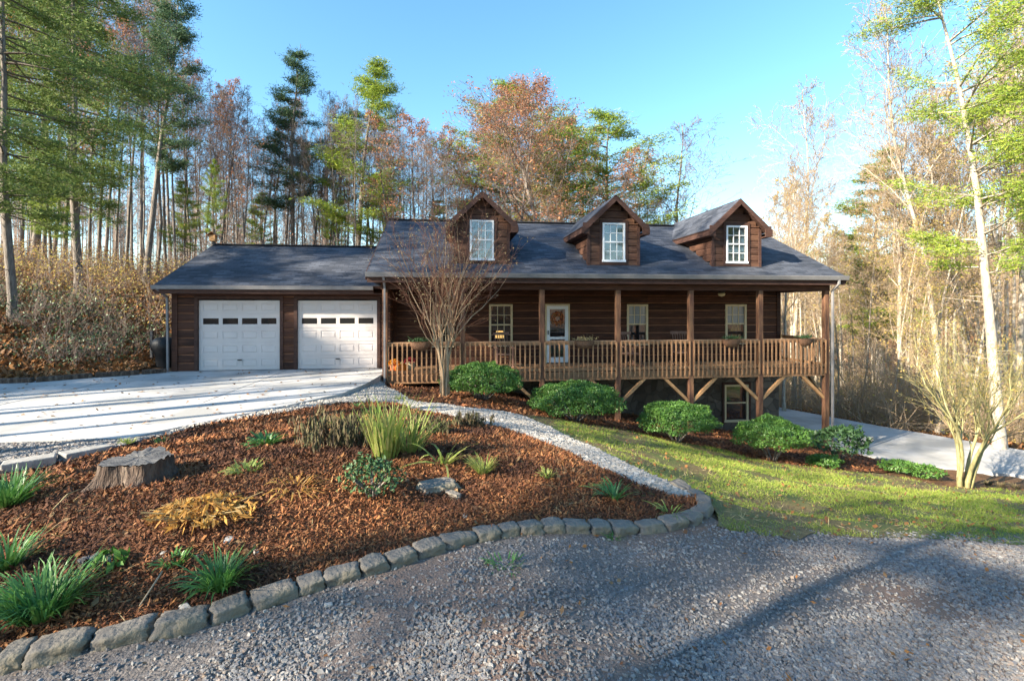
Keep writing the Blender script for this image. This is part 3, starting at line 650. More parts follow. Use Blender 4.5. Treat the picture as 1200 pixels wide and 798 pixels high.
def downspout(pts):
    mb = MB()
    for p, q in zip(pts[:-1], pts[1:]): mb.bar(p, q, .06, .05)
    hp(mb, 'downspout', M['gutter'])
downspout([(12.0,EY-.06,EZ-.12),(12.0,EY-.06,EZ-.26),(11.99,13.86,EZ-.45),(11.99,13.86,-2.65)])
downspout([(-1.93,EY-.06,EZ-.12),(-1.93,13.85,EZ-.4),(-1.93,13.85,-.25)])
# porch structure
mb = MB(); mb.box(-2.05, 11.95, 13.93, 14.07, 2.44, 2.655); mb.box(11.81, 11.95, 14.075, 16.1, 2.44, 2.65); mb.box(-2.05, -1.91, 14.075, 15.4, 2.44, 2.65)
hp(mb, 'porch_beam', M['siding'])
PX = [-1.93, .27, 2.61, 4.95, 7.28, 9.58, 11.86]
for X in PX:
    zb = hz(X, 14.0)-.1; mb = MB(); mb.box(X-.075, X+.075, 13.925, 14.075, zb, 2.44); hp(mb, 'post', M['postwood'], bevel=.008)
for X in PX[2:]:
    for s in (-1, 1):
        if X > 11 and s == 1: continue
        mb = MB(); mb.bar((X+s*.06, 14.0, -.98), (X+s*.88, 14.0, -.22), .085, .085); hp(mb, 'brace', M['bracewood'])
mb = MB(); mb.bar((11.86, 14.06, -.98), (11.86, 14.9, -.22), .085, .085); hp(mb, 'brace', M['bracewood'])
mb = MB()
yy = 13.94
while yy < 16.1: mb.box(-2.02, 11.95, yy, yy+.135, -.045, -.012); yy += .142
mb.box(-2.0, 11.93, 13.933, 13.964, -.26, -.047); mb.box(11.88, 11.92, 13.97, 16.15, -.26, -.047); mb.box(-2.0, -1.96, 13.97, 16.15, -.26, -.047)
xx = -1.6
while xx < 11.8: mb.box(xx, xx+.04, 13.968, 16.15, -.24, -.048); xx += .41
hp(mb, 'deck', M['deckwood'])
# railing bays with balusters
nb = 0
for X0, X1 in zip(PX[:-1], PX[1:]):
    a, c = X0+(.08 if X0 > -1.9 else .05), X1-.08; mb = MB()
    mb.box(a, c, 13.93, 13.965, .80, .885); mb.box(a, c, 13.93, 13.965, .03, .11); mb.box(a, c, 13.915, 14.03, .888, .92)
    rl = hp(mb, 'railing', M['deckwood'])
    n = 16 if X1 < 11.8 else 16; sp = (X1-X0)/n
    for i in range(n):
        x = X0+sp*(i+.5); j = rng.normal()*.004
        mb = MB(); mb.box(x-.02+j, x+.02+j, 13.886, 13.912, -.17+rng.normal()*.008, .885); hp(mb, 'baluster', M['deckwood'], rl); nb += 1
mb = MB(); mb.box(11.895, 11.93, 14.08, 16.12, .80, .885); mb.box(11.895, 11.93, 14.08, 16.12, .03, .11); mb.box(11.85, 11.96, 14.08, 16.12, .888, .92); rl = hp(mb, 'railing', M['deckwood'])
mb = MB()
for i in range(15): mb.box(11.935, 11.96, 14.16+i*.135-.02, 14.16+i*.135+.02, -.17, .885)
tag(hp(mb, 'balusters', M['deckwood'], rl), kind='stuff')
mb = MB(); mb.box(-1.99, -1.955, 14.08, 15.4, .80, .885); mb.box(-1.99, -1.955, 14.08, 15.4, .03, .11)
for i in range(9): mb.box(-2.02, -1.995, 14.16+i*.135-.02, 14.16+i*.135+.02, -.17, .885)
hp(mb, 'railing', M['deckwood'])
# dormers
DZE, DZR, DHW, DY = 4.37, 5.36, 1.06, 14.10
for di, X in enumerate((.85, 4.94, 9.02)):
    mb = MB(); fy = 14.38; zb = EZ+SL*(fy-EY)-.05; sl_ = (DZR-DZE)/DHW; hw = .80
    wx = (X-.36, X+.36, zb+.16, zb+.16+1.18); T = lambda p: (p[0]+X, p[1]+fy, p[2])
    ztop = DZR-.12
    wall_courses(mb, -hw, hw, zb, ztop, [(-.36, .36, wx[2], wx[3])], .215, zfun=lambda z: (-min(hw, (ztop-z)/sl_), min(hw, (ztop-z)/sl_)), T=T, seed=21+di, joints=False, depth=.04)
    for s in (-1, 1):
        mb.box(X+s*hw-.045, X+s*hw+.045, fy-.06, fy+.02, zb, DZE+.05, 1)
        mb.box(X+s*.41-.045, X+s*.41+.045, fy-.056, fy-.0, zb+.06, wx[3]+.09, 1)
    mb.box(X-.364, X+.364, fy-.056, fy, wx[3]+.003, wx[3]+.09, 1); mb.box(X-.46, X+.46, fy-.058, fy, zb+.05, zb+.13, 1)
    for s in (-1, 1):   # side walls, stepped courses along the roof slope
        Ts = (lambda p, s=s: (X+s*(hw-p[1]), fy+(p[0] if s == 1 else 3.0-p[0]), p[2]))
        zf = (lambda z: (0.0, max(0, (z-EZ)/SL+EY-fy))) if s == 1 else (lambda z: (3.0-max(0, (z-EZ)/SL+EY-fy), 3.0))
        wall_courses(mb, 0, 3, zb, DZE+.12, [], .215, zfun=zf, T=Ts, seed=31+di, joints=False, depth=.03)
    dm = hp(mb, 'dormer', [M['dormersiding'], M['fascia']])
    mb = MB()
    for s in (-1, 1):
        slab(mb, [(X, DY, DZR), (X+s*DHW, DY, DZE), (X+s*DHW, EY+(DZE-EZ)/SL+.25, DZE), (X, YR+.3, DZR)], .07)
    o = hp(mb, 'dormer_roof', [M['shingle'], M['fascia']], dm); roof_uv(o)
    mb = MB()
    for s in (-1, 1):
        e = .012*s
        mb.hexa([(X, DY-.03, DZR-.19), (X+s*(DHW-.0), DY-.03, DZE-.22), (X+s*DHW, DY-.003, DZE-.17), (X, DY-.003, DZR-.19), (X, DY-.03, DZR-.03), (X+s*DHW, DY-.03, DZE-.0), (X+s*DHW, DY-.003, DZE-.0), (X, DY-.003, DZR-.03)])
        mb.box(X+s*DHW-.02 if s < 0 else X+DHW-.0, X+s*DHW+(.0 if s < 0 else .02), DY, EY+(DZE-EZ)/SL+.1, DZE-.2, DZE-.06)
        # soffit return
        a, c = sorted((X+s*(hw+.04), X+s*(DHW-.02))); mb.box(a, c, DY, EY+(DZE-EZ)/SL, DZE-.22, DZE-.19)
        mb.box(a, c, DY, DY+.03, DZE-.19, DZE+.12)
    hp(mb, 'dormer_fascia', M['fascia'], dm)
    mb = MB(); window_mb(mb, *wx, fy-.01, cols=3, rows=2, d=.06, fr=.055); hp(mb, 'dormer_window', [M['white'], M['glass']], dm)
# garage
GY, GEY, GEZ, GRY, GRZ = 15.5, 15.0, 2.57, 18.5, 4.18
D1 = (X_at(233, GY), X_at(328.5, GY)); D2 = (X_at(349, GY), X_at(442, GY)); GX0, GX1 = X_at(203.5, GY), XL-.02
mb = MB(); T = lambda p: (p[0], p[1]+GY, p[2])
wall_courses(mb, GX0, GX1, 0, 2.5, [(D1[0]-.1, D1[1]+.1, 0, 2.22), (D2[0]-.1, D2[1]+.06, 0, 2.22)], .25, T=T, seed=51, depth=.05)
T = lambda p: (GX0+p[1], GY+6.0-p[0], p[2]); gs = (GRZ-GEZ)/(GRY-GEY)
def zfg(z):
    k = max(0, (z+.24-GEZ)/gs); return (6.0-min(6.0, 22.0-k-GY), 6.0-max(0, GEY+k-GY))
wall_courses(mb, 0, 6, 0, 3.92, [], .25, zfun=zfg, T=T, seed=52)
T = lambda p: (GX1-p[1], GY+p[0], p[2]); wall_courses(mb, 0, .66, -.3, 2.6, [], .25, T=T, seed=53)
mb.box(GX0, GX1, 21.4, 21.5, 0, 2.6); mb.box(GX0-.02, GX0+.14, GY-.075, GY-.052, 0, 2.5)
hp(mb, 'garage_wall', [M['siding'], M['edge']])
for a, c in (D1, D2):
    mb = MB(); mb.box(a-.1, a-.004, GY-.07, GY+.02, 0, 2.17); mb.box(c+.004, min(c+.1, XL-.03), GY-.07, GY+.02, 0, 2.17); mb.box(a-.1, min(c+.1, XL-.03), GY-.07, GY+.02, 2.173, 2.26)
    hp(mb, 'door_casing', M['fascia'])
    mb = MB(); rows = 5; H = 2.13; rh = H/rows; W = c-a; yb = GY+.02
    mb.box(a, c, yb, yb+.04, .01, H, 0)
    for r in range(rows):
        z0 = .01+r*rh; z1 = z0+rh-.012
        if r == 3: bd, n = .115, 4
        else: bd, n = .085, 4
        # section face with recesses
        cw = (W-.12)/4; y0 = yb-.014
        mb.box(a, c, y0, yb, z0, z0+bd); mb.box(a, c, y0, yb, z1-bd, z1)
        for i in range(n+1):
            xc = a+.06+cw*i; l = a if i == 0 else xc-.055; h = c if i == n else xc+.055
            mb.box(l, h, y0, yb, z0+bd, z1-bd)
        if r != 3:
            for i in range(n):
                l = a+.06+cw*i+.055+.025; h = a+.06+cw*(i+1)-.055-.025
                mb.hexa([(l,yb,z0+bd+.025),(h,yb,z0+bd+.025),(h,yb,z1-bd-.025),(l,yb,z1-bd-.025),(l+.02,yb-.012,z0+bd+.04),(h-.02,yb-.012,z0+bd+.04),(h-.02,yb-.011,z1-bd-.045),(l+.02,yb-.011,z1-bd-.045)])
    gd = hp(mb, 'garage_door', [M['doorpaint']])
    for i in range(4):
        l = a+.06+cw*i+.055; h = l+cw-.11; z0 = .01+3*rh+.115; z1 = .01+4*rh-.012-.115
        m2 = MB(); m2.box(l+.001, h-.001, yb-.006, yb-.002, z0+.001, z1-.001); hp(m2, 'window', M['doorglass'], gd)
        m2 = MB(); 
    m2 = MB(); m2.box((a+c)/2-.06, (a+c)/2+.06, yb-.06, yb-.032, .30, .33); hp(m2, 'handle', M['iron'], gd)
mb = MB(); slab(mb, [(-8.62,GEY,GEZ),(XL-.03,GEY,GEZ),(XL-.03,GRY,GRZ),(-8.62,GRY,GRZ)], .09); slab(mb, [(-8.62,GRY,GRZ),(XL-.03,GRY,GRZ),(XL-.03,22.0,GEZ),(-8.62,22.0,GEZ)], .09)
o = hp(mb, 'garage_roof', [M['shingle'], M['fascia']]); roof_uv(o)
mb = MB(); mb.bar((-8.63,GRY,GRZ+.015),(XL-.05,GRY,GRZ+.015),.24,.03); hp(mb, 'ridge_cap', M['shingle'], o)
mb = MB(); mb.bar((-8.64,GEY,GEZ-.12),(-8.64,GRY,GRZ-.12),.03,.18); mb.bar((-8.64,GRY,GRZ-.12),(-8.64,22,GEZ-.12),.03,.18)
mb.box(-8.6, XL-.45, GEY, GEY+.03, GEZ-.24, GEZ-.08); mb.box(-8.6, XL-.03, GEY+.035, GY-.08, GEZ-.25, GEZ-.22); hp(mb, 'fascia', M['fascia'], o)
mb = MB(); mb.prism([(GEY-.005,GEZ-.13),(GEY-.09,GEZ-.12),(GEY-.12,GEZ-.01),(GEY-.005,GEZ-.012)], -8.64, XL-.45); hp(mb, 'gutter', M['gutter'])
downspout([(-8.5,GEY-.05,GEZ-.12),(-8.45,15.36,GEZ-.35),(-8.45,15.4,.02)])

# things on the porch
fan = empty('ceiling_fan', (8.9, 15.0, 2.4)); tag(fan, 'dark ceiling fan with a cream lamp globe under the porch roof', 'ceiling fan')
mb = MB(); mb.lathe([(.015,.26),(.015,.12),(.09,.10),(.11,.04),(.09,-.01),(.0,-.01)]); mb.build('motor', M['iron'], fan)
for i in range(5):
    a = i*2*math.pi/5+.3; mb = MB(); d = Vector((math.cos(a), math.sin(a), 0)); mb.bar(d*.1+Vector((0,0,.05)), d*.62+Vector((0,0,.045)), .12, .008); mb.build('blade', M['fascia'], fan)
mb = MB(); mb.lathe([(.0,-.13),(.09,-.10),(.12,-.04),(.10,-.012)]); mb.build('light_globe', M['globe'], fan)
def rocker(loc, rz, label):
    t = empty('rocking_chair', loc, rz); tag(t, label, 'rocking chair', 'rocking chairs on the porch')
    mb = MB()
    for i in range(7): mb.box(-.25, .25, -.24+i*.07, -.185+i*.07, .41, .43)
    mb.build('seat', M['rocker'], t)
    mb = MB()
    for i in range(6): mb.bar((-.2+i*.08, .25, .44), (-.2+i*.08, .42, 1.05), .05, .015)
    mb.bar((-.27,.42,1.06),(.27,.42,1.06),.03,.09); mb.build('backrest', M['rocker'], t)
    for s in (-1, 1):
        mb = MB(); a = np.linspace(-.55, .55, 9); mb.tube(np.stack([np.full(9, s*.26), a, .02+.16*a*a], 1), .02); mb.build('rocker', M['rocker'], t)
        mb = MB(); mb.bar((s*.26,-.24,.05),(s*.26,-.24,.62),.04,.04); mb.build('leg', M['rocker'], t)
        mb = MB(); mb.bar((s*.26,.22,.04),(s*.26,.26,.66),.04,.04); mb.build('leg', M['rocker'], t)
        mb = MB(); mb.bar((s*.27,-.3,.64),(s*.27,.3,.66),.08,.025); mb.build('armrest', M['rocker'], t)
rocker((5.75, 15.1, -.012), .15, 'brown rocking chair below the middle porch window')
rocker((7.6, 15.2, -.012), -.2, 'brown rocking chair between two posts right of the middle porch window')
rocker((1.6, 15.3, -.012), .1, 'brown rocking chair in front of the window with the lit lamp')
def planter(X, label, green=True, cat='planter', w_=.30):
    t = empty('rail_planter', (X, 13.86, .9)); tag(t, label, cat, 'planters hung on the porch rail')
    mb = MB(); a = np.linspace(0, math.pi, 9)
    n = 10; V = []
    for k, (s, z) in enumerate(((1, .02), (.95, -.08), (.7, -.17), (.35, -.2))):
        for q in range(n): th = 2*math.pi*q/n; V.append((w_*s*math.cos(th), .11*s*math.sin(th), z))
    mb.add(V, [(k*n+q, k*n+(q+1) % n, (k+1)*n+(q+1) % n, (k+1)*n+q) for k in range(3) for q in range(n)], 0, True); mb.add(V[-n:], [list(range(n))]); mb.add(V[:n], [list(range(n))])
    mb.build('basket', M['basket'], t)
    mb = MB(); nn = 260; C = np.stack([rng.normal(size=nn)*w_*.5, rng.normal(size=nn)*.05, .05+np.abs(rng.normal(size=nn))*.045], 1)
    mb.quads(C, rv(nn)*.03, rv(nn)*.016); mb.build('foliage', M['rholeaf'] if green else M['straw'], t)
    if True:
        mb = MB(); mb.bar((-w_*.8,0,-.0),(-w_*.8,.12,.04),.012,.012); mb.bar((w_*.8,0,-.0),(w_*.8,.12,.04),.012,.012); mb.build('hook', M['iron'], t)
planter(X_at(493, 13.86), 'planter of dark green leaves on the rail behind the bare multi-stemmed tree')
planter(X_at(685, 13.86), 'brown basket of straw coloured flowers on the rail right of the front door', False)
planter(X_at(857, 13.86), 'planter of dark leaves on the rail under the right porch window')
planter(X_at(944, 13.86), 'low planter on the rail near the right corner post', w_=.24)
def pot(X, Y, r, h, label, fm):
    t = empty('flower_pot', (X, Y, -.012)); tag(t, label, 'flower pot', 'flower pots at the left porch end')
    mb = MB(); mb.lathe([(0,0),(r*.7,0),(r,h),(r*.93,h),(r*.9,h-.03),(0,h-.03)]); mb.build('pot', M['pot'] if fm is M['mum'] else M['cream'], t)
    mb = MB(); nn = 500; v = rv(nn); v[:,2] = np.abs(v[:,2]); mb.quads(v*np.array([r*1.25, r*1.25, r])+np.array([0,0,h]), rv(nn)*.022, rv(nn)*.02); mb.build('flowers', fm, t)
pot(X_at(462, 14.5), 14.5, .14, .25, 'cream pot of orange flowers at the left end of the porch', M['mum'])
pot(X_at(481, 14.8), 14.8, .15, .26, 'pot of dark red flowers beside the pumpkin on the porch', M['mumred'])
pk = empty('pumpkin', (X_at(470, 14.35), 14.35, -.012)); tag(pk, 'orange pumpkin behind the railing at the left porch end', 'pumpkin')
n = 40; V = []; 
for k in range(11):
    ph = math.pi*k/10
    for q in range(n):
        th = 2*math.pi*q/n; r = .19*math.sin(ph)**.75*(1-.09*abs(math.cos(th*4.5)))+.002; V.append((r*math.cos(th), r*math.sin(th), .145-.14*math.cos(ph)*(1 if k != 10 else .85)))
mb = MB(); mb.add(V, [(k*n+q, k*n+(q+1) % n, (k+1)*n+(q+1) % n, (k+1)*n+q) for k in range(10) for q in range(n)], 0, True); mb.build('rind', M['pumpkin'], pk)
mb = MB(); mb.tube([(0,0,.26),(.01,0,.31),(.035,0,.345)], [.025,.016,.018]); mb.build('stem', M['moss'], pk)

# covered grill beside the garage
g_ = empty('covered_grill', (-9.02, 16.25, hz(-9.02, 16.25))); g_.scale = (.82,.82,.9); tag(g_, 'rounded black covered grill standing at the left corner of the garage', 'grill')
mb = MB(); n = 20; prof = [(.25,.0),(.27,.1),(.32,.45),(.43,.62),(.46,.78),(.40,.93),(.25,1.03),(.0,1.06)]; V = []
for r, z in prof:
    for q in range(n): th = 2*math.pi*q/n; k = 1+.05*math.sin(th*5+z*3); V.append((r*k*math.cos(th), r*k*.8*math.sin(th), z))
mb.add(V, [(k*n+q, k*n+(q+1) % n, (k+1)*n+(q+1) % n, (k+1)*n+q) for k in range(len(prof)-1) for q in range(n)], 0, True)
mb.build('cover', M['black'], g_)
for s in (-1, 1):
    mb = MB(); mb.segs([(s*.2,-.06,.06)], [(s*.2,.06,.06)], .06, .06, n=14); mb.build('wheel', M['iron'], g_)
def post_thing(name, x, y, h, label, cat, w_=.08):
    z = hz(x, y); mb = MB(); mb.box(x-w_/2, x+w_/2, y-w_/2, y+w_/2, z-.1, z+h); return tag(mb.build(name, M['cut'], bevel=.01), label, cat)
p = at(178, 15.5); post_thing('wooden_post', p[0], p[1], .95, 'weathered grey wooden stake on the leafy bank left of the garage', 'post')
# birdhouse on its pole behind the garage roof
p = at(250, 24); bh = empty('birdhouse', p); tag(bh, 'small wooden birdhouse on a pole above the garage ridge', 'birdhouse')
zt = ZC+(HV-283)/F*24-p[2]
mb = MB(); mb.box(-.04,.04,-.04,.04,-.1,zt-.0); mb.build('pole', M['cut'], bh)
mb = MB(); mb.box(-.14,.14,-.14,.14,zt+.002,zt+.3); mb.build('box', M['bracewood'], bh)
mb = MB(); mb.hexa([(-.24,-.2,zt+.26),(0,-.2,zt+.46),(0,.2,zt+.46),(-.24,.2,zt+.26),(-.24,-.2,zt+.29),(0,-.2,zt+.49),(0,.2,zt+.49),(-.24,.2,zt+.29)]); mb.hexa([(.002,-.2,zt+.46),(.24,-.2,zt+.26),(.24,.2,zt+.26),(.002,.2,zt+.46),(.002,-.2,zt+.49),(.24,-.2,zt+.29),(.24,.2,zt+.29),(.002,.2,zt+.49)]); mb.build('roof', M['deckwood'], bh)
# timber edging along the far side of the drive
tb = [pz(u, v, 0.03) for u, v in [(-60,449.5),(40,446.5),(110,441),(165,437.5),(196,435)]]
nth = ['first', 'second', 'third', 'fourth']
for i in range(4):
    a, c = Vector(tb[i]), Vector(tb[i+1]); d = (c-a).normalized()*.03; m_ = MB(); m_.bar(a+d, c-d, .16, .18)
    tag(m_.build('landscape_timber', M['stump'], bevel=.02), f'{nth[i]} timber from the left along the far edge of the drive', 'timber', 'landscape timbers along the far edge of the drive')
a, c = Vector(P(-20, 556)), Vector(P(62, 541)); 
for i, (s, t_) in enumerate(((P(2,551), P(66,540.5)), (P(72,539.5), P(128,528)))):
    m_ = MB(); m_.bar(Vector(s)+Vector((0,0,.03)), Vector(t_)+Vector((0,0,.03)), .22, .12); tag(m_.build('concrete_kerb', M['edgeconc'], bevel=.015), ['grey kerb slab left of the stump at the picture edge', 'grey kerb slab nearest the big stump'][i], 'kerb', 'kerb slabs beside the side gravel')
print('house done')
# ------------------------------------------------------------ edging stones
ORD = 'first second third fourth fifth sixth seventh eighth ninth tenth eleventh twelfth thirteenth fourteenth fifteenth sixteenth seventeenth eighteenth nineteenth twentieth'.split()
ORD += ['twenty-'+o for o in ORD[:9]]+['thirtieth']+['thirty-'+o for o in ORD[:9]]+['fortieth']
sl_w = np.array([p[:2] for p in px(STONE_LINE)])
us = np.array([p[0] for p in STONE_LINE], float)
def block(L, D, H, seed):
    bm = bmesh.new(); bmesh.ops.create_cube(bm, size=1); bmesh.ops.subdivide_edges(bm, edges=bm.edges[:], cuts=7, use_grid_fill=True)
    g = np.random.default_rng(seed); o = Vector(g.random(3)*50); tp = g.uniform(-.12, .12)
    for v in bm.verts:
        c = v.co*2; r = Vector([math.copysign(abs(a)**.92, a) for a in c]); m_ = max(abs(a) for a in c); l = c.length
        k = 1-.22*max(0, (l-1.1))**1.15
        q = c*k
        d = mnoise.fractal(q*1.1+o, .9, 2, 4)*.26+mnoise.noise(q*3.2+o)*.09
        q = q+q.normalized()*d
        q.z = c.z*(1-.10*max(0, l-1.2))+(q.z-c.z)*.35
        v.co = Vector((q.x*L/2, q.y*D/2*(1+tp*q.x), q.z*H/2+tp*H*.4*q.x))
    for f in bm.faces: f.smooth = True
    me = bpy.data.meshes.new('edging_stone'); bm.to_mesh(me); bm.free(); me.materials.append(M['stone']); return me
brk = [-38, 2,36,106,181,245,292,348,380,422,452,486,518,556,584,606,634,660,690,714,744,776,800]
nst = 0
pts = []
for u in brk:
    v = np.interp(u, [p[0] for p in STONE_LINE[:13]], [p[1] for p in STONE_LINE[:13]]); pts.append(np.array(P(u, v)))
for u, v in [(817,606),(828,597),(822,586),(806,578),(790,569)]: pts.append(np.array(P(u, v)))
for i in range(len(pts)-1):
    a, c = pts[i], pts[i+1]; L = np.hypot(*(c-a)[:2]); mid = (a+c)/2
    o = bpy.data.objects.new('edging_stone', block(L*.975, .135+.04*rng.random(), .105, 100+i)); COL.objects.link(o)
    o.location = (mid[0], mid[1], mid[2]+.008+.012*rng.random()); o.rotation_euler = (rng.normal()*.05, -math.atan2(c[2]-a[2], L)+rng.normal()*.03, math.atan2(c[1]-a[1], c[0]-a[0])+rng.normal()*.05)
    tag(o, f'{ORD[i]} rough cut block from the left in the stone edging of the mulch bed', 'edging stone', 'stone blocks edging the mulch bed')

# ------------------------------------------------------------ small plants of the bed
def tuft_mesh(name, n, L, W, spread, droop, m, seed, nseg=5, twist=.3, base=.05):
    g = np.random.default_rng(seed); mb = MB(); a = g.random(n)*2*math.pi; L_ = L*(.55+.55*g.random(n)); out = spread*(.3+.8*g.random(n)); dr = droop*(.6+.8*g.random(n))
    b0 = np.stack([np.cos(a), np.sin(a)], 1)*(base*np.sqrt(g.random(n)))[:,None]; side = np.stack([-np.sin(a), np.cos(a)], 1)
    cur = g.normal(size=n)*twist; prev = None
    for k in range(nseg+1):
        t = k/nseg; r = L_*out*t; z = L_*(t*np.sqrt(np.clip(1-out**2*.6, .1, 1))-dr*t**2.2)
        sx = side*(cur*t*t*L_*.4)[:,None]
        c = b0+np.stack([np.cos(a), np.sin(a)], 1)*r[:,None]+sx; wd = W*(1-t**2.5)*.5+.0004
        A = np.column_stack([c+side*wd, z]); B = np.column_stack([c-side*wd, z+W*.2])
        if prev is not None:
            V = np.stack([prev[0], prev[1], B, A], 1).reshape(-1,3); mb.add(V, np.arange(4*n).reshape(n,4), 0, True)
        prev = (A, B)
    # keep tips above ground
    for i in range(len(mb.V)): mb.V[i][:,2] = np.maximum(mb.V[i][:,2], .012)
    return mb.data(name, m)
def tuft(u, v, label, n=170, L=.42, W=.012, spread=.75, droop=.45, m='strap', seed=1, name='grass_tuft', cat='grass tuft', base=.05, group=None, twist=.3):
    o = bpy.data.objects.new(name, tuft_mesh(name, n, L, W, spread, droop, M[m], seed, base=base, twist=twist)); COL.objects.link(o)
    o.location = P(u, v); o.rotation_euler = (0,0,seed); return tag(o, label, cat, group)
GR = 'dark green liriope tufts in the mulch bed'
tuft(258, 692, 'dark green strap-leaved tuft just behind the middle edging stones', n=190, L=.36, W=.011, seed=3, group=GR)
tuft(48, 722, 'large dark green strap-leaved tuft behind the edging at the lower left corner', n=330, L=.40, W=.011, seed=4, base=.11, group=GR)
tuft(8, 668, 'green tuft with yellow blades at the left picture edge above the lower left tuft', n=130, L=.36, W=.011, seed=5, group=GR)
tuft(8, 596, 'upright green tuft at the left picture edge beside the grey kerb slab', n=240, L=.46, W=.013, seed=6, base=.09, group=GR, droop=.35)
tuft(566, 556, 'small yellow green grass tuft in the open mulch right of the flat rock', n=130, L=.28, W=.009, m='iris', seed=8, spread=.8, droop=.3, base=.05)
tuft(720, 585, 'loose dark green strap-leaved clump near the pointed end of the bed', n=46, L=.34, W=.016, seed=9, spread=.95, droop=.5)
tuft(786, 604, 'thin yellowing tuft at the pointed end of the bed', n=26, L=.26, W=.012, m='iris', seed=10, spread=.95, droop=.55)
tuft(452, 538, 'tall upright yellow green iris clump in the middle of the bed', n=120, L=.82, W=.02, m='iris', seed=11, spread=.38, droop=.14, base=.12, name='iris_clump', cat='iris clump')
tuft(478, 530, 'second tall iris clump with outward bent leaves on the right of the first', n=110, L=.76, W=.019, m='iris', seed=12, spread=.7, droop=.34, base=.15, name='iris_clump', cat='iris clump')
tuft(408, 505, 'fine yellow green grassy clump behind the dried stalks', n=190, L=.34, W=.010, m='iris', seed=13, spread=.85, droop=.4, base=.2, name='grass_clump', cat='grass clump')
tuft(520, 545, 'pale green arching leaves fallen outward beside the iris', n=22, L=.55, W=.024, m='iris', seed=14, spread=1.0, droop=.55, base=.06, name='strap_leaves', cat='leaves')
tuft(312, 522, 'low green leafy clump on the left slope of the bed behind the big stump', n=90, L=.26, W=.03, m='strap', seed=15, spread=.9, droop=.45, base=.1, name='leafy_clump', cat='plant')
tuft(290, 553, 'low yellow and green plant between the stump and the dried stalks', n=60, L=.17, W=.022, m='iris', seed=16, spread=.95, droop=.5, base=.1, name='leafy_clump', cat='plant')
tuft(345, 572, 'collapsed straw yellow leaves lying in the middle of the bed', n=50, L=.30, W=.014, m='hosta', seed=17, spread=1.2, droop=.9, base=.16, name='collapsed_leaves', cat='leaves')
tuft(720, 632, 'small weed growing in the gravel beside the edging stones', n=30, L=.1, W=.008, seed=18, spread=.9, name='weed', cat='weed')
tuft(592, 664, 'small green weed in the clay between edging and gravel', n=50, L=.12, W=.01, seed=19, spread=.9, base=.12, name='weed', cat='weed')
for i, (u, v, lb) in enumerate([(470,470,'low green tuft beside the left downspout of the porch'),(190,520,'small weed in the side gravel left of the path'),(150,520,'tiny weed in the side gravel near the drive corner'),(420,478,'yellow green tuft where the path meets the bed crest'),(640,560,'small green sprig in the open mulch near the path'),(205,662,'tiny green sprig in the mulch at the left of the bed')]):
    tuft(u, v, lb, n=50, L=.16 if i else .28, W=.012, m='strap' if i % 2 else 'iris', seed=40+i, base=.06, name='weed', cat='weed')
def leafball(C, n, rad, size, g, flat=1.0):
    v = rv(n, g); k = g.random(n)**.4; return C+v*np.array(rad)*k[:,None]
# dying hosta
hp_ = empty('dying_hosta', P(240, 604)); tag(hp_, 'collapsed yellow orange hosta clump in front of the big stump', 'plant')
mb = MB(); n = 420; g = np.random.default_rng(5); a = g.random(n)*2*math.pi; r = .30*np.sqrt(g.random(n))
C = np.stack([r*np.cos(a)*1.25, r*np.sin(a), .02+.15*g.random(n)*(1-r/.36)], 1); A = np.stack([np.cos(a)+g.normal(size=n)*.6, np.sin(a)+g.normal(size=n)*.6, -.35+g.normal(size=n)*.7], 1)*.032; Bv = rv(n, g)*.017
mb.quads(C, A, Bv); mb.build('leaves', M['hosta'], hp_)
mb = MB(); n = 60; a = g.random(n)*2*math.pi; P0 = np.zeros((n,3)); P1 = np.stack([np.cos(a)*.4, np.sin(a)*.35, .02+.1*g.random(n)], 1)*(.5+.6*g.random(n))[:,None]; mb.segs(P0, P1, .005, .003, n=3); mb.build('stems', M['straw'], hp_)
# dried stalks
def stalks(u, v, n, h, spread, label, seed, m='dry'):
    g = np.random.default_rng(seed); t = empty('dried_plant', P(u, v)); tag(t, label, 'dried plant'); mb = MB(); ml = MB(); z = hz(t.location.x, t.location.y)
    for i in range(n):
        x, y = g.normal(size=2)*spread; hgt = h*(.6+.5*g.random()); dz = hz(t.location.x+x, t.location.y+y)-z
        q = [np.array([x, y, dz]), np.array([x+g.normal()*.03, y+g.normal()*.03, dz+hgt*.6]), np.array([x+g.normal()*.08, y+g.normal()*.08, dz+hgt])]
        mb.segs(q[:-1], q[1:], [.006,.005], [.005,.003], n=3)
        k = 26; tt = g.random(k)*.85+.15; c = q[0][None]*(1-tt[:,None])+q[2][None]*tt[:,None]+g.normal(size=(k,3))*[.025,.025,.01]
        ml.quads(c, np.stack([g.normal(size=k)*.012, g.normal(size=k)*.012, -.035-.02*g.random(k)], 1), rv(k, g)*.013)
    mb.build('stalk_cluster', M[m], t); ml.build('withered_leaves', M['dry'], t)
stalks(365, 522, 20, .42, .07, 'dark dried upright seed stalks at the left of the iris', 1)
stalks(402, 524, 46, .36, .17, 'wide patch of drooping brown withered stalks beside the iris', 2)
stalks(498, 508, 30, .26, .16, 'low rusty dried stalks behind the iris on the bed crest', 3)
stalks(545, 500, 22, .22, .16, 'short dried stalks beside the gravel path', 4)
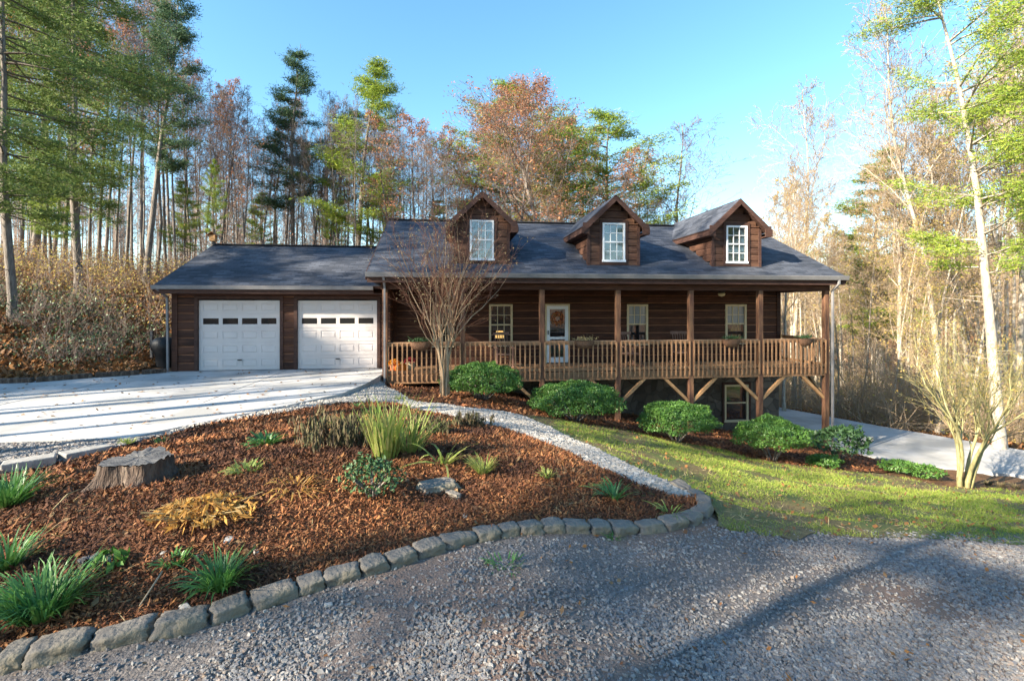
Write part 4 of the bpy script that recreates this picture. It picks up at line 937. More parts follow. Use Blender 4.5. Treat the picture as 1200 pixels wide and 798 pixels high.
# small leafy shrubs
def leafy(name, loc, rad, nleaf, ls, m, label, cat, seed, stems=9, h0=.0, sm='bark', group=None, core=True, lump=.18, sr=.008):
    g = np.random.default_rng(seed); t = empty(name, loc); tag(t, label, cat, group)
    v = rv(nleaf, g); v[:,2] = np.where(v[:,2] < -.55, -v[:,2], v[:,2])
    k = (1-.28*g.random(nleaf)**2.2); d = np.array([mnoise.fractal(Vector(q*2.1)+Vector((seed*3.1,0,0)), .8, 2, 3) for q in v])
    k = k*(1+lump*d); p = v*np.array(rad)*k[:,None]+np.array([0,0,h0+rad[2]])
    nrm = v*.6+rv(nleaf, g)*.8; A = np.cross(nrm, rv(nleaf, g)); A /= np.linalg.norm(A, axis=1, keepdims=True)+1e-6; Bv = np.cross(A, nrm/np.linalg.norm(nrm, axis=1, keepdims=True))
    s_ = ls*(.6+.8*g.random(nleaf)); mb = MB(); mb.quads(p, A*s_[:,None], Bv*(s_*.5)[:,None]); mb.build('foliage', M[m], t)
    mb = MB()
    for i in range(stems):
        a = 2*math.pi*i/stems+g.random(); q = [(0.03*math.cos(a), .03*math.sin(a), -.05), (rad[0]*.25*math.cos(a), rad[1]*.25*math.sin(a), h0*.7+.08), (rad[0]*.6*math.cos(a), rad[1]*.6*math.sin(a), h0+rad[2]*.9), (rad[0]*.8*math.cos(a), rad[1]*.8*math.sin(a), h0+rad[2]*1.2)]
        mb.tube(q, [sr*1.6, sr*1.3, sr, sr*.4], 5)
    mb.build('stem', M[sm], t); return t
leafy('holly_shrub', P(436, 582), (.24,.2,.17), 900, .020, 'rholeaf', 'small glossy green shrub in the bed below the iris', 'shrub', 3, lump=.5)
leafy('leafy_sprig', P(128, 664), (.12,.08,.05), 40, .035, 'boxleaf', 'round blue green leaves beside the small sawn stump', 'plant', 4, stems=4)
GX = 'clipped rounded shrubs in front of the porch'
def gp(u, z): p = at(u, z); return p
leafy('clipped_shrub', gp(566, 12.4), (1.0,.8,.44), 17000, .025, 'boxleaf', 'clipped rounded evergreen next to the bare multi-stemmed tree, highest of the row', 'shrub', 11, h0=.05, group=GX, lump=.28, sr=.014)
leafy('clipped_shrub', gp(674, 12.0), (1.14,.85,.42), 18000, .025, 'boxleaf', 'widest flattened clipped evergreen below the front door', 'shrub', 12, h0=.12, group=GX, lump=.28, sr=.014)
leafy('clipped_shrub', gp(793, 12.3), (.94,.8,.40), 17000, .025, 'boxleaf', 'clipped rounded evergreen below the middle porch posts', 'shrub', 13, h0=.2, group=GX, lump=.30, sr=.014)
leafy('clipped_shrub', gp(905, 12.3), (.90,.75,.40), 17000, .025, 'boxleaf', 'clipped rounded evergreen in front of the basement window', 'shrub', 14, h0=.26, group=GX, lump=.30, sr=.014)
leafy('rhododendron', gp(984, 13.6), (.70,.6,.42), 1500, .06, 'rholeaf', 'dark broad-leaved shrub at the foot of the right corner post', 'shrub', 15, h0=.15, lump=.4, sr=.012)
for i, (u, z, r, lb) in enumerate([(966, 12.4, .33, 'low spreading evergreen below the dark broad-leaved shrub'),(1056, 12.9, .38, 'low spreading evergreen at the edge of the lower drive, left one'),(1084, 12.7, .36, 'low spreading evergreen at the edge of the lower drive, right one')]):
    leafy('low_evergreen', gp(u, z), (r*1.25,r,.15), 1300, .035, 'boxleaf', lb, 'shrub', 20+i, stems=4, group='low evergreens by the lower drive', lump=.4)
for i, u in enumerate((1158, 1172, 1190)):
    o_ = bpy.data.objects.new('edging_plant', tuft_mesh('edging_plant', 60, .24, .014, .7, .35, M['dry'], 60+i, base=.07)); COL.objects.link(o_); o_.location = gp(u, 12.3-.1*i)
    tag(o_, f'{ORD[i]} from the left of the small dark plants by the lower drive', 'plant', 'small dark plants by the lower drive')

# stumps
def stump(name, loc, r, h, label, cat, seed, flare=1.55):
    g = np.random.default_rng(seed); t = empty(name, loc); tag(t, label, cat); n = 72; rings = 14; V = []
    for k in range(rings+1):
        f = k/rings; z = -.08+(h+.08)*f
        for q in range(n):
            th = 2*math.pi*q/n; rt = 1+.10*math.sin(3*th+seed)+.07*math.sin(5*th+2*seed)
            fl = 1+(flare-1)*(1-f)**2.4*(1+.6*math.sin(6*th+seed)+.35*math.sin(11*th+1.7))
            ns = mnoise.fractal(Vector((math.cos(th)*2.2, math.sin(th)*2.2, z*1.6+seed)), .8, 2, 4)*.10+.16*mnoise.noise(Vector((math.cos(th)*7, math.sin(th)*7, z*1.5)))*(1.1-f)+.05*mnoise.noise(Vector((math.cos(th)*16, math.sin(th)*16, z*6)))
            rr = r*(rt*fl+ns); V.append((rr*math.cos(th), rr*math.sin(th), z+(0.008*math.sin(th*3+seed)+.006*g.normal() if k == rings else 0)))
    mb = MB(); mb.add(V, [(k*n+q, k*n+(q+1) % n, (k+1)*n+(q+1) % n, (k+1)*n+q) for k in range(rings) for q in range(n)], 0, True); mb.build('bark', M['stump'], t)
    top = np.array(V[-n:]); V2 = [(0,0,h-.01)]; K = 6
    for j in range(1, K+1):
        for q in range(n): p = top[q]*np.array([j/K, j/K, 1]); V2.append((p[0]*.985, p[1]*.985, h*(1-j/K)+p[2]*j/K+.006+.014*mnoise.noise(Vector((p[0]*22, p[1]*5, seed)))))
    F3 = [(0, 1+q, 1+(q+1) % n) for q in range(n)]; mb = MB(); mb.add(V2, F3, 0, True)
    mb.add(V2, [(1+j*n+q, 1+(j+1)*n+q, 1+(j+1)*n+(q+1) % n, 1+j*n+(q+1) % n) for j in range(K-1) for q in range(n)], 0, True); mb.build('cut_face', M['cut'], t)
stump('tree_stump', at(163, 4.55), .27, .20, 'big weathered grey tree stump with flared roots in the mulch bed', 'tree stump', 3)
stump('small_stump', P(104, 664), .055, .05, 'small low sawn stump in the mulch near the left tufts', 'tree stump', 5, 1.1)
def rock(u, v, s, label, seed, m='stone', name='rock', cat='rock'):
    g = np.random.default_rng(seed); mb = MB(); me = block(s[0], s[1], s[2], 300+seed); me.materials.clear(); me.materials.append(M[m]); me.name = name
    o = bpy.data.objects.new(name, me); COL.objects.link(o); p = P(u, v); o.location = (p[0], p[1], p[2]+s[2]*.25); o.rotation_euler = (g.normal()*.1, g.normal()*.1, g.random()*3); tag(o, label, cat)
rock(514, 573, (.36,.22,.09), 'flat dark rock in the mulch right of the small glossy shrub', 1)
rock(531, 582, (.16,.07,.06), 'narrow grey stone leaning on the flat dark rock', 2)
for i, (u, v, s_, lb) in enumerate([(217,716,.05,'pinkish stone in front of the middle liriope tuft'),(192,650,.035,'white stone lying alone in the mulch, largest of three'),(182,655,.025,'small white stone left of the largest white stone'),(232,653,.022,'blue grey pebble left of the middle liriope tuft'),(300,648,.03,'grey stone in the mulch right of the middle liriope tuft'),(545,606,.035,'pale pebble in the shaded mulch'),(385,710,.03,'tan stone on the gravel by the edging stones'),(268,635,.05,'pale crumpled stone below the yellow clump')]):
    rock(u, v, (s_*1.5, s_, s_*.8), lb, 10+i, 'pathstone', 'pebble', 'pebble')
mb = MB()
st = np.array(P(190, 692)); mb.tube([st+[0,0,.12], st+[.03,-.1,.13], st+[.02,-.25,.06]], [.005,.006,.004], 5); tag(mb.build('fallen_twig', M['ptwig']), 'pale twig leaning over the edging stones', 'twig')
a = np.array(P(62, 600)); c = np.array(P(95, 578)); mb = MB(); mb.tube([a+[0,0,.02], (a+c)/2+[0,0,.07], c+[0,0,.04]], [.006,.006,.004], 5); tag(mb.build('fallen_twig', M['straw']), 'straw coloured twig lying between the left tufts and the big stump', 'twig')

# ------------------------------------------------------------ trees
def grow(S, g, p, d, L, r, lv, maxlv, up=.06, wob=.16, nseg=(8,6,4,3,2), dens=(0,1.6,1.3,1.2,0), ang=(0,50,48,45,40), ends=None, ratio=.48, rmin=.006):
    ns = nseg[lv]; st = L/ns; p = np.array(p, float); d = np.array(d, float)
    for i in range(ns):
        f = (i+1)/ns; d = d+g.normal(size=3)*wob+np.array([0,0,up]); d /= np.linalg.norm(d); q = p+d*st
        r1 = max(rmin, r*(1-.80*f)) if lv < maxlv else rmin*.7; r0 = max(rmin, r*(1-.80*(i/ns)))
        S[lv].append((p, q, r0, r1)); p = q
        if lv < maxlv and f > .15:
            nc = int(dens[lv]+g.random())
            for _ in range(nc):
                ax = np.cross(d, g.normal(size=3)); ax /= np.linalg.norm(ax)+1e-9; an = R(ang[lv]+g.normal()*10)
                nd = d*math.cos(an)+ax*math.sin(an); grow(S, g, p, nd, L*ratio*(1.15-.55*f)*(.7+.6*g.random()), r1*.62, lv+1, maxlv, up, wob, nseg, dens, ang, ends, ratio, rmin)
        elif lv == maxlv and ends is not None: ends.append(p)
def bare_proto(seed, bark, twig, H=20., r0=.16, start=.42, Lmax=5.0, nl=16, up=.10, lean=.02, leaf=None, nleaf=0, rmin=.007, lang=48, lsize=.07):
    g = np.random.default_rng(seed); S = [[] for _ in range(5)]; ends = []
    n = 16; pts = [np.zeros(3)-np.array([0,0,.3])]; d = np.array([g.normal()*lean, g.normal()*lean, 1.])
    for i in range(n):
        d = d+np.append(g.normal(size=2)*.035, 0); d[2] = 1; d[:2] *= .93; pts.append(pts[-1]+d/np.linalg.norm(d)*(H+.3)/n)
    rad = [r0*1.35]+[max(.02, r0*(1-.93*(i/n)**.9)) for i in range(1, n+1)]
    mt = MB(); mt.tube(pts, rad, 9)
    for i in range(nl):
        f = start+(1-start)*((i+.5*g.random())/nl); k = f*n; j = min(n-1, int(k)); p = pts[j]*(1-(k-j))+pts[j+1]*(k-j)
        a = i*2.4+g.normal()*.4; an = R(lang+g.normal()*8-18*(f-start)); dd = np.array([math.cos(a)*math.sin(an), math.sin(a)*math.sin(an), math.cos(an)])
        env = math.sin(math.pi*min(1, .22+.78*((f-start)/(1-start)))) if f < .999 else .3
        L = Lmax*max(.25, env)*(.75+.4*g.random()); grow(S, g, p, dd, L, rad[j]*.42, 1, 4, up=up, ends=ends, rmin=rmin)
    for s_ in S[1]: mt.segs([s_[0]], [s_[1]], s_[2], s_[3], n=5)
    mc = MB(); 
    for lv in (2,3,4):
        if S[lv]: a = S[lv]; mc.segs([q[0] for q in a], [q[1] for q in a], [q[2] for q in a], [q[3] for q in a], n=3, m=0)
    mats = [twig]
    if leaf is not None:
        E = np.array(ends); idx = g.integers(0, len(E), nleaf); C = E[idx]+g.normal(size=(nleaf,3))*.14; sz = lsize*(.7+.7*g.random(nleaf))[:,None]
        mc.quads(C, rv(nleaf, g)*sz, rv(nleaf, g)*sz*.7, 1); mats.append(leaf)
    return (mt.data('trunk', bark), mc.data('crown', mats))
def needles(mb, C, rad, k, Ln, W, g, flat=.5, m=1):
    n = len(C); B = np.repeat(C, k, 0)+g.normal(size=(n*k,3))*np.array([rad, rad, rad*flat]); d = rv(n*k, g); d[:,2] = np.abs(d[:,2])*.7; s_ = rv(n*k, g)*W
    mb.tris(B-s_, B+s_, B+d*Ln*(.6+.7*g.random(n*k))[:,None], m)
def pine_proto(seed, bark, needle, H=20., r0=.19, start=.3, Lmax=3.6, shape=.8, step=.75, nb=4, k=18, rad=.22, Ln=.27, W=.026, droop=0.0, upb=.25, gap=.15, tuft=.45, lean=.01, lowdead=8, sub=2):
    g = np.random.default_rng(seed); n = 18; pts = [np.array([0,0,-.3])]; d = np.array([0,0,1.])
    for i in range(n):
        d = d+np.append(g.normal(size=2)*.02+lean*.3*np.array([-1,0]), 0); d[2] = 1; pts.append(pts[-1]+d/np.linalg.norm(d)*(H+.3)/n)
    rad_ = [r0*1.3]+[max(.015, r0*(1-.95*i/n)) for i in range(1, n+1)]; mt = MB(); mt.tube(pts, rad_, 9); mc = MB(); C = []
    def tp(z): k_ = min(n-.001, max(0, (z+.3)/(H+.3)*n)); j = int(k_); return pts[j]*(1-(k_-j))+pts[j+1]*(k_-j)
    z = H*start
    while z < H-.15:
        f = (z-H*start)/(H*(1-start)); L0 = Lmax*((1-f)**shape)*(min(1, .45+2.2*f))
        for b_ in range(nb):
            if g.random() < gap: continue
            a = g.random()*2*math.pi; L = L0*(.55+.6*g.random())+.15; p = tp(z+g.normal()*.12); dd = np.array([math.cos(a), math.sin(a), upb*(1+f)-droop]); dd /= np.linalg.norm(dd)
            ns = 5; q = p.copy(); r = .015+.012*L
            for i in range(ns):
                dd = dd+g.normal(size=3)*.09+np.array([0,0,.03-droop*.12]); dd /= np.linalg.norm(dd); q2 = q+dd*L/ns; mc.segs([q],[q2], r*(1-i/ns)+.005, r*(1-(i+1)/ns)+.005, n=3, m=0)
                if (i+1)/ns > .30:
                    for s_ in range(sub):
                        side = np.cross(dd, [0,0,1])*g.choice([-1,1]); sd = dd*.7+side*(.5+.5*g.random())+g.normal(size=3)*.15; sl_ = L*(.16+.2*g.random())*(1.2-(i+1)/ns*.4)+.12
                        e = q2+sd*sl_; mc.segs([q2],[e], .008, .004, n=3, m=0)
                        for w_ in np.arange(.3, 1.01, max(.12, tuft/(sl_+.05)*.5)): C.append(q2+(e-q2)*w_)
                    C.append(q2)
                q = q2
        z += step*(.7+.6*g.random())
    for i in range(lowdead):
        zz = H*start*(.35+.6*g.random()); a = g.random()*6.28; p = tp(zz); L = .6+1.8*g.random(); e = p+np.array([math.cos(a), math.sin(a), .1])*L; mc.segs([p],[e], .018, .006, n=3, m=0)
    needles(mc, np.array(C), rad, k, Ln, W, g); return (mt.data('trunk', bark), mc.data('crown', [bark, needle]))
PR = {
 'bare0': bare_proto(1, M['bark'], M['twig'], Lmax=4.2), 'bare1': bare_proto(2, M['bark'], M['twig'], r0=.13, start=.5, Lmax=3.4, nl=14, lang=38),
 'bare2': bare_proto(3, M['bark'], M['twig'], r0=.11, start=.35, Lmax=3.0, nl=18, lang=40), 'pale0': bare_proto(4, M['pbark'], M['ptwig'], r0=.15, start=.38, Lmax=4.6, nl=20, lang=40, rmin=.008),
 'pale1': bare_proto(5, M['pbark'], M['ptwig'], r0=.12, start=.5, Lmax=3.4, nl=14, lang=42), 'rust0': bare_proto(6, M['bark'], M['twig'], Lmax=5.4, start=.25, nl=24, leaf=M['rustleaf'], nleaf=9000, lang=55, lsize=.05),
 'rust1': bare_proto(7, M['bark'], M['twig'], r0=.12, Lmax=3.6, start=.4, leaf=M['rustleaf'], nleaf=2000), 'yel0': bare_proto(8, M['pbark'], M['ptwig'], r0=.1, Lmax=3.6, start=.25, leaf=M['yelleaf'], nleaf=1500),
 'pine0': pine_proto(11, M['bark'], M['needle']), 'pine1': pine_proto(12, M['bark'], M['needle'], start=.42, Lmax=4.2, shape=.6),
 'dpine0': pine_proto(13, M['bark'], M['dneedle'], start=.35, Lmax=3.2, gap=.25), 'hem0': pine_proto(14, M['bark'], M['hneedle'], start=.22, Lmax=4.6, shape=.6, droop=.25, upb=.15, k=17, nb=5, rad=.24),
}
def place(kind, loc, H, label, cat, group=None, rz=None, wide=1.0, name=None):
    me = PR[kind]; t = empty(name or ('pine_tree' if 'pine' in kind else 'hemlock_tree' if kind == 'hem0' else 'bare_tree'), loc, rng.random()*6.28 if rz is None else rz)
    s_ = H/20.; t.scale = (s_*wide, s_*wide, s_); tag(t, label, cat, group)
    for nm, m_ in zip(('trunk', 'crown'), me): o = bpy.data.objects.new(nm, m_); COL.objects.link(o); o.parent = t
    return t
def tree(kind, u, z, vtop, label, cat='tree', **k):
    p = at(u, z); H = ZC+(HV-vtop)/F*z-p[2]; return place(kind, p, H, label, cat, **k)
# the trees that stand out in the photograph
tree('dpine0', 170, 25, -55, 'very tall blue green pine with a straight trunk rising left of the garage', wide=1.0)
tree('hem0', 92, 20, -150, 'dense tall green pine behind the brushy bank, left of the tall blue green pine', wide=.95)
tree('hem0', 15, 15.5, -190, 'dense green evergreen overhanging the top left corner', wide=.9)
tree('hem0', 40, 30, -80, 'darker evergreen far up the bank behind the top left corner trees', wide=1.1)
tree('dpine0', 345, 38, 68, 'open topped dark pine standing above the garage ridge', wide=1.2)
tree('pine0', 420, 36, 68, 'bright yellow green pine with a full crown above the right half of the garage', wide=1.6)
tree('pine0', 395, 45, 150, 'shorter bright pine beside the full crowned pine above the garage', wide=.9)
tree('pine1', 250, 30, 190, 'dark ragged trunk with low greenery directly behind the birdhouse', wide=.6)
tree('rust0', 655, 30, 92, 'broad rust leaved tree towering between the left and middle dormers', wide=1.75)
tree('rust0', 600, 33, 112, 'rust leaved tree behind the left dormer', wide=1.4)
tree('pine1', 612, 38, 108, 'bright green pine showing through the rust leaved tree, left of its trunk', wide=1.7)
tree('pine1', 722, 37, 140, 'bright green pine right of the broad rust leaved tree', wide=1.8)
tree('pine0', 670, 44, 130, 'bright green pine straight behind the broad rust leaved tree', wide=1.9)
tree('rust1', 490, 32, 118, 'pinkish brown tree above the left end of the main roof', wide=1.7)
tree('rust1', 540, 36, 128, 'pinkish brown tree just left of the left dormer peak', wide=1.6)
tree('bare0', 800, 34, 148, 'open bare tree with a rounded crown between middle and right dormers', wide=1.6)
tree('pale0', 930, 30, 90, 'tall pale bare tree rising alone above the right end of the roof', wide=1.05)
tree('pale0', 1055, 24, 95, 'tall pale forked bare tree in the right woods', wide=1.1)
tree('pale0', 1100, 21, -20, 'very tall pale bare tree left of the big right pine', wide=1.0)
tree('pale1', 1195, 24, -80, 'pale bare tree at the right picture edge', wide=1.0)
PR['bigpine'] = pine_proto(21, M['pbark'], M['needle'], H=20, r0=.21, start=.34, Lmax=4.6, shape=.5, gap=.22, nb=4, step=.85, droop=.10, k=26, rad=.24, Ln=.2, W=.021, lean=.022)
tree('bigpine', 1172, 16.5, -95, 'big white trunked pine with drooping bright green boughs at the right', rz=.3, wide=.95)
tree('pine1', 1250, 15.5, -160, 'bright green pine leaning in from the top right corner', wide=.85)
for u_, z_, v_, lb_ in ((215,33,215,'small bright pine left of the birdhouse in the woods'),(310,40,225,'small bright pine low behind the middle of the garage ridge'),(455,38,205,'small bright pine low above the garage and house roof junction'),(525,40,235,'small yellow green pine low above the left end of the main roof'),(1035,34,170,'small bright pine among the pale trunks behind the lower drive'),(60,24,170,'bushy young pine among the brush on the left bank')):
    tree('pine0', u_, z_, v_, lb_, wide=1.5)
# the other trees, zone by zone, each counted from the left
SKY = ([0,120,200,215,260,300,380,460,500,560,640,720,780,840,880,930,970,1010,1060,1100,1200],[-150,-120,-40,40,85,110,90,110,130,130,110,130,160,215,190,150,200,185,150,80,-40])
def zone(u0, u1, n, z0, z1, kinds, drop, desc, group, cat='tree', seed=1, lo=0):
    g = np.random.default_rng(seed); us_ = np.sort(u0+(u1-u0)*(np.arange(n)+g.random(n)*.9)/n)
    for i, u in enumerate(us_):
        z = z0+(z1-z0)*g.random(); vt = np.interp(u, *SKY)+lo+g.random()*drop; kd = kinds[g.integers(len(kinds))]
        tree(kd, float(u), float(z), float(vt), f'{ORD[i]} from the left of {desc}', cat, group=group, wide=float(.8+.4*g.random()))
zone(-20, 200, 22, 26, 44, ['bare1','bare2','rust1','bare1','bare2','bare0'], 150, 'the slender trees on the bank left of the garage', 'slender trees up the leafy bank', seed=2)
zone(200, 330, 24, 31, 48, ['bare1','bare2','rust1','rust1','bare2'], 60, 'the slender trees behind the left half of the garage', 'slender trees behind the left half of the garage', seed=3)
zone(330, 470, 28, 32, 50, ['bare1','bare2','bare2','bare1','rust1'], 80, 'the slender trees behind the right half of the garage', 'slender trees behind the right half of the garage', seed=4, lo=-5)
zone(470, 600, 20, 32, 50, ['bare1','bare2','rust1','rust1','bare0'], 50, 'the bare trees behind the left part of the main roof', 'bare trees behind the left part of the main roof', seed=5, lo=0)
zone(600, 760, 15, 32, 50, ['rust1','bare0','yel0'], 60, 'the thin trees behind the middle of the main roof', 'thin trees behind the middle of the main roof', seed=6, lo=10)
zone(760, 900, 13, 32, 60, ['bare0','pale0','pale1','bare1'], 70, 'the bare trees behind the right part of the main roof', 'bare trees behind the right part of the main roof', seed=7, lo=45)
zone(905, 1010, 17, 22, 42, ['pale1','pale1','pale0','yel0','yel0'], 90, 'the pale trunks just right of the porch', 'pale trunks just right of the porch', seed=8, lo=25)
zone(1010, 1110, 15, 20, 40, ['pale1','pale0','yel0','yel0','pale1'], 110, 'the pale trunks behind the lower drive', 'pale trunks behind the lower drive', seed=9, lo=25)
zone(1110, 1215, 13, 19, 38, ['pale1','pale0','yel0','pale1'], 120, 'the pale trunks behind the big right pine', 'pale trunks behind the big right pine', seed=10, lo=20)
# trees outside the picture: to the left (they shade drive, bed and road) and behind the camera
g = np.random.default_rng(77)
belt = []
for d_, s_, kd, H in ((27,-.8,'bare1',19),(32,-2.6,'bare0',19),(30,5.6,'bare2',18),(38,15,'dpine0',20),(42,3.2,'pine0',17),(40,17.5,'bare0',21)):
    belt.append((-.906*d_-.423*s_-2, -.423*d_+.906*s_-1, kd, H))
belt += [(-15,1.8,'bare1',16),(-16,3.6,'bare2',18),(-18,4.0,'bare1',19),(-20.5,4.4,'bare2',17),(-23,4.9,'bare1',20),(-12,-1.4,'bare2',15),(-13.5,.5,'bare1',17),(-10.5,-3.4,'bare1',16),(-20.1,-7,'pine1',15),(-25,8,'bare2',18),(-16.5,2.6,'bare0',18),(-19,3.0,'bare1',20),(-14.2,2.9,'bare2',15),(-22,3.6,'bare0',21),(-25,4.4,'bare0',22),(-17.5,.6,'bare1',18),(-27,6.0,'pine0',19)]
for i, (x, y, kd, H) in enumerate(belt):
    place(kd, (x, y, hz(x, y)), H, 'woodland tree of the belt left of the drive, outside the picture', 'tree', 'trees left of the drive outside the picture', wide=1.2)
for i in range(18):
    a = R(95+i*6.5); x, y = 26*math.sin(a)+(3*g.normal()), 24*math.cos(a)+3*g.normal()
    place(['bare0','hem0','rust0','pine0'][i % 4], (x, y, hz(x, y)), 15+5*g.random(), 'woodland tree behind the viewer, outside the picture', 'tree', 'trees behind the viewer')

# multi-stemmed small trees in the garden
def multistem(name, loc, H, nst, bark, twig, leaf, nleaf, label, seed, spread=.32, lsize=.03, stem_r=.035, dens=(0,1.5,1.4,1.3,0), rmin=.003, up=.05, base_out=1.0):
    g = np.random.default_rng(seed); t = empty(name, loc); tag(t, label, 'tree'); S = [[] for _ in range(5)]; ends = []; mt = MB()
    for i in range(nst):
        a = 2*math.pi*i/nst+g.normal()*.2; p = np.array([.09*math.cos(a), .09*math.sin(a), -.1]); d = np.array([math.cos(a)*.12*base_out, math.sin(a)*.12*base_out, 1.]); pts = [p]; L = H*.42*(.85+.3*g.random()); n = 6
        for k in range(n):
            d = d+g.normal(size=3)*.07+np.array([math.cos(a), math.sin(a), 0])*spread*.16*base_out; d /= np.linalg.norm(d); pts.append(pts[-1]+d*L/n)
            if k >= 3:
                b_ = a+g.normal()*.9; dd = np.array([math.cos(b_)*(spread+.12), math.sin(b_)*(spread+.12), 1.]); dd /= np.linalg.norm(dd); grow(S, g, pts[-1], dd, H*.5*(.7+.5*g.random()), stem_r*.45, 1, 4, up=up, wob=.16, ang=(0,22,27,32,30), dens=dens, ends=ends, rmin=rmin, ratio=.5)
        mt.tube(pts, np.linspace(stem_r*1.25, stem_r*.6, n+1), 7)
        for _ in range(2): dd = d+g.normal(size=3)*.22; dd /= np.linalg.norm(dd); grow(S, g, pts[-1], dd, H*.56*(.8+.4*g.random()), stem_r*.55, 1, 4, up=up, wob=.15, ang=(0,20,27,32,30), dens=dens, ends=ends, rmin=rmin, ratio=.5)
    for s_ in S[1]: mt.segs([s_[0]], [s_[1]], s_[2], s_[3], n=5)
    mc = MB()
    for lv in (2,3,4):
        if S[lv]: q = S[lv]; mc.segs([c[0] for c in q], [c[1] for c in q], [c[2] for c in q], [c[3] for c in q], n=3)
    E = np.array(ends); idx = g.integers(0, len(E), nleaf); C = E[idx]+g.normal(size=(nleaf,3))*.03; sz = lsize*(.6+.7*g.random(nleaf))[:,None]; mc.quads(C, rv(nleaf, g)*sz, rv(nleaf, g)*sz*.6, 1)
    mt.build('trunk', bark, t); mc.build('crown', [twig, leaf], t)
multistem('multi_stemmed_tree', at(521, 12.0), 4.3, 6, M['myrtle'], M['myrtwig'], M['straw'], 2200, 'bare multi-stemmed tan tree with reddish twigs in front of the left porch end', 23, spread=.27, lsize=.022, dens=(0,1.0,.9,.65,0), base_out=.35)
multistem('mossy_tree', at(1130, 11.8), 3.9, 6, M['moss'], M['moss'], M['yelleaf'], 2600, 'small mossy yellow green multi-stemmed tree by the lower drive', 44, spread=.42, lsize=.026, stem_r=.042, dens=(0,1.0,.9,.7,0), up=.07, base_out=.75, rmin=.0025)

# ------------------------------------------------------------ undergrowth and far woods (uncountable masses)
def replicate(mb, base, locs, scales, g, n=3, m=0):
    P0, P1, R0, R1 = base
    for (x, y, z), s_ in zip(locs, scales):
        a = g.random()*6.28; c, s2 = math.cos(a), math.sin(a); Rm = np.array([[c,s2,0],[-s2,c,0],[0,0,1]]); sc = s_*np.array([1,1,.8+.5*g.random()])
        mb.segs((P0*sc)@Rm+[x,y,z], (P1*sc)@Rm+[x,y,z], R0*max(.6, s_), R1*max(.6, s_), n=n, m=m, smooth=False)
def thicket(seed, nst=7, H=2.2, tilt=.45):
    g = np.random.default_rng(seed); S = [[] for _ in range(5)]; E = []
    for i in range(nst):
        d = np.array([g.normal()*tilt, g.normal()*tilt, 1.]); d /= np.linalg.norm(d); grow(S, g, (g.normal()*.2, g.normal()*.2, -.1), d, H*(.6+.6*g.random()), .014, 2, 4, up=-.01, wob=.16, nseg=(0,0,5,3,2), dens=(0,0,1.1,.9,0), ends=E, rmin=.004)
    q = S[2]+S[3]+S[4]; return tuple(np.array([c[k] for c in q]) for k in range(4)), np.array(E)
def brush(region, n, hs, leafm, label, seed, leaves=60, lsz=.05, twigm='twig', name='undergrowth'):
    g = np.random.default_rng(seed); mb = MB(); TH = [thicket(seed*10+k) for k in range(4)]; locs = region(g, n)
    for k in range(4):
        sub = locs[k::4]; sc = hs[0]+(hs[1]-hs[0])*g.random(len(sub)); replicate(mb, TH[k][0], sub, sc, g)
    L = np.repeat(locs, leaves, 0); m_ = len(L); C = L+g.normal(size=(m_,3))*np.array([.7,.7,.0])+np.stack([np.zeros(m_), np.zeros(m_), hs[1]*1.9*g.random(m_)**1.3], 1)
    mb.quads(C, rv(m_, g)*lsz, rv(m_, g)*lsz*.7, 1); tag(mb.build(name, [M[twigm], M[leafm]]), label, 'undergrowth', kind='stuff')
def reg(u0, u1, z0, z1, keep=None):
    def f(g, n):
        out = []
        while len(out) < n:
            u = u0+(u1-u0)*g.random(); z = z0+(z1-z0)*g.random()**.8; p = at(u, z)
            if keep is None or keep(p): out.append(p)
        return np.array(out)
    return f
off = lambda p: not (p[0] > -10.2 and p[1] < 23) and not inpoly(np.array([p[0]]), np.array([p[1]]), POLY['driveway'])[0] and edist(np.array([p[0]]), np.array([p[1]]), POLY['driveway'])[0] > .8
offr = lambda p: edist(np.array([p[0]]), np.array([p[1]]), POLY['lower'])[0] > .8 and not inpoly(np.array([p[0]]), np.array([p[1]]), POLY['lower'])[0] and p[0] > 13
brush(reg(-60, 235, 18.5, 36, off), 90, (.35, .9), 'leafy', 'tangled brown undergrowth on the bank left of the garage', 1, leaves=80, lsz=.045, twigm='bramble')
brush(reg(-60, 240, 17, 28, off), 60, (.3, .8), 'yelleaf', 'yellow green leafy brush among the undergrowth on the bank', 2, leaves=110, lsz=.05)
brush(reg(-60, 190, 13, 18, off), 60, (.2, .45), 'rholeaf', 'low dark green plants along the foot of the bank', 3, leaves=90, lsz=.04)
brush(reg(200, 900, 26, 50), 300, (.9, 2.4), 'rustleaf', 'brown brush on the forest floor behind the house', 4, leaves=40, lsz=.06)
brush(reg(895, 1240, 18.5, 40, offr), 260, (.6, 1.6), 'yelleaf', 'yellow and tan brush filling the woods beyond the lower drive', 5, leaves=80, lsz=.045, twigm='ptwig')
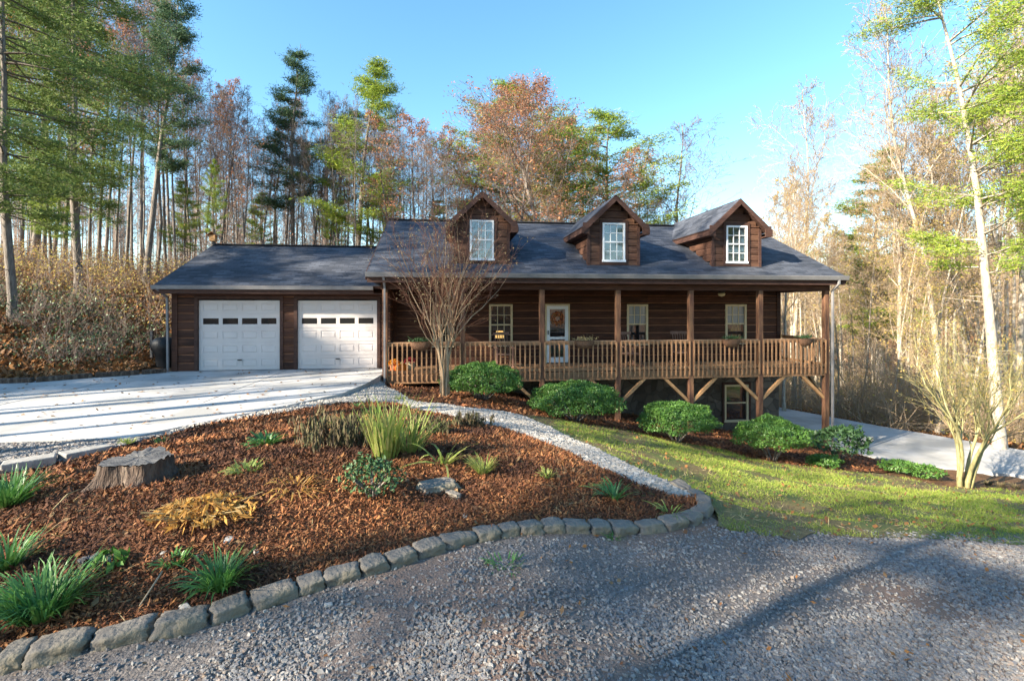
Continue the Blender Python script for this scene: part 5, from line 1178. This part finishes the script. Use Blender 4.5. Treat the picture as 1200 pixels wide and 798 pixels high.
# fallen leaves on the bank and in the ravine
mb = MB(); g = np.random.default_rng(9)
for (u0, u1, z0, z1, n, kp) in ((-60, 230, 12.5, 30, 42000, off), (890, 1240, 17, 34, 14000, offr)):
    u = u0+(u1-u0)*g.random(n); z = z0*(z1/z0)**g.random(n); a_ = (u-600)/F; x = (cY*a_+sY)*z; y = (-sY*a_+cY)*z
    if u0 < 0: k = ~((x > -9.3) & (y < 23)) & ~inpoly(x, y, POLY['driveway'])
    else: k = ~inpoly(x, y, POLY['lower']) & (x > 12.8)
    x, y = x[k], y[k]; flakes(mb, x, y, hh(x, y)+.02, .13, .085, .5, g=g)
tag(mb.build('leaf_litter', M['leafy']), 'deep litter of fallen leaves on the bank and below the right woods', 'leaves', kind='stuff')
# far woods
def small_tree(seed):
    g = np.random.default_rng(seed); S = [[] for _ in range(5)]; S[0] = [(np.array([0,0,-1.]), np.array([g.normal()*.3, g.normal()*.3, 9.]), .16, .11), (np.array([0,0,9.]), np.array([0,0,18.]), .11, .03)]
    for i in range(14):
        f = .35+.6*i/14; a = i*2.4; dd = np.array([math.cos(a)*.7, math.sin(a)*.7, .8]); grow(S, g, (0,0,18*f), dd/np.linalg.norm(dd), 4.6*(1.1-f)+.8, .05, 2, 4, up=.05, nseg=(0,0,4,3,2), dens=(0,0,1.2,1.0,0), rmin=.022)
    q = S[0]+S[2]+S[3]+S[4]; return tuple(np.array([c[k] for c in q]) for k in range(4))
ST = [small_tree(k) for k in range(3)]
def far(u0, u1, z0, z1, n, sc, label, seed, lv=(10, .12), tm='twig', lm='farwood'):
    g = np.random.default_rng(seed); mb = MB(); locs = reg(u0, u1, z0, z1)(g, n)
    for k in range(3): sub = locs[k::3]; replicate(mb, ST[k], sub, sc[0]+(sc[1]-sc[0])*g.random(len(sub)), g)
    m_ = n*lv[0]; L = np.repeat(locs, lv[0], 0); C = L+g.normal(size=(m_,3))*[2.2,2.2,0]+np.stack([np.zeros(m_)]*2+[17*sc[1]*g.random(m_)], 1); mb.quads(C, rv(m_, g)*lv[1], rv(m_, g)*lv[1]*.7, 1)
    tag(mb.build('far_woods', [M[tm], M[lm]]), label, 'woods', kind='stuff')
far(-60, 470, 50, 95, 210, (.55,.9), 'far bare woods seen between the trunks behind the garage', 1)
far(470, 900, 55, 110, 120, (.4,.6), 'far bare woods low behind the main roof', 2)
far(880, 1260, 45, 150, 330, (.5,.95), 'far tan and grey woods on the slope beyond the right ravine', 3, lv=(60, .2), tm='ptwig')
print('all done')
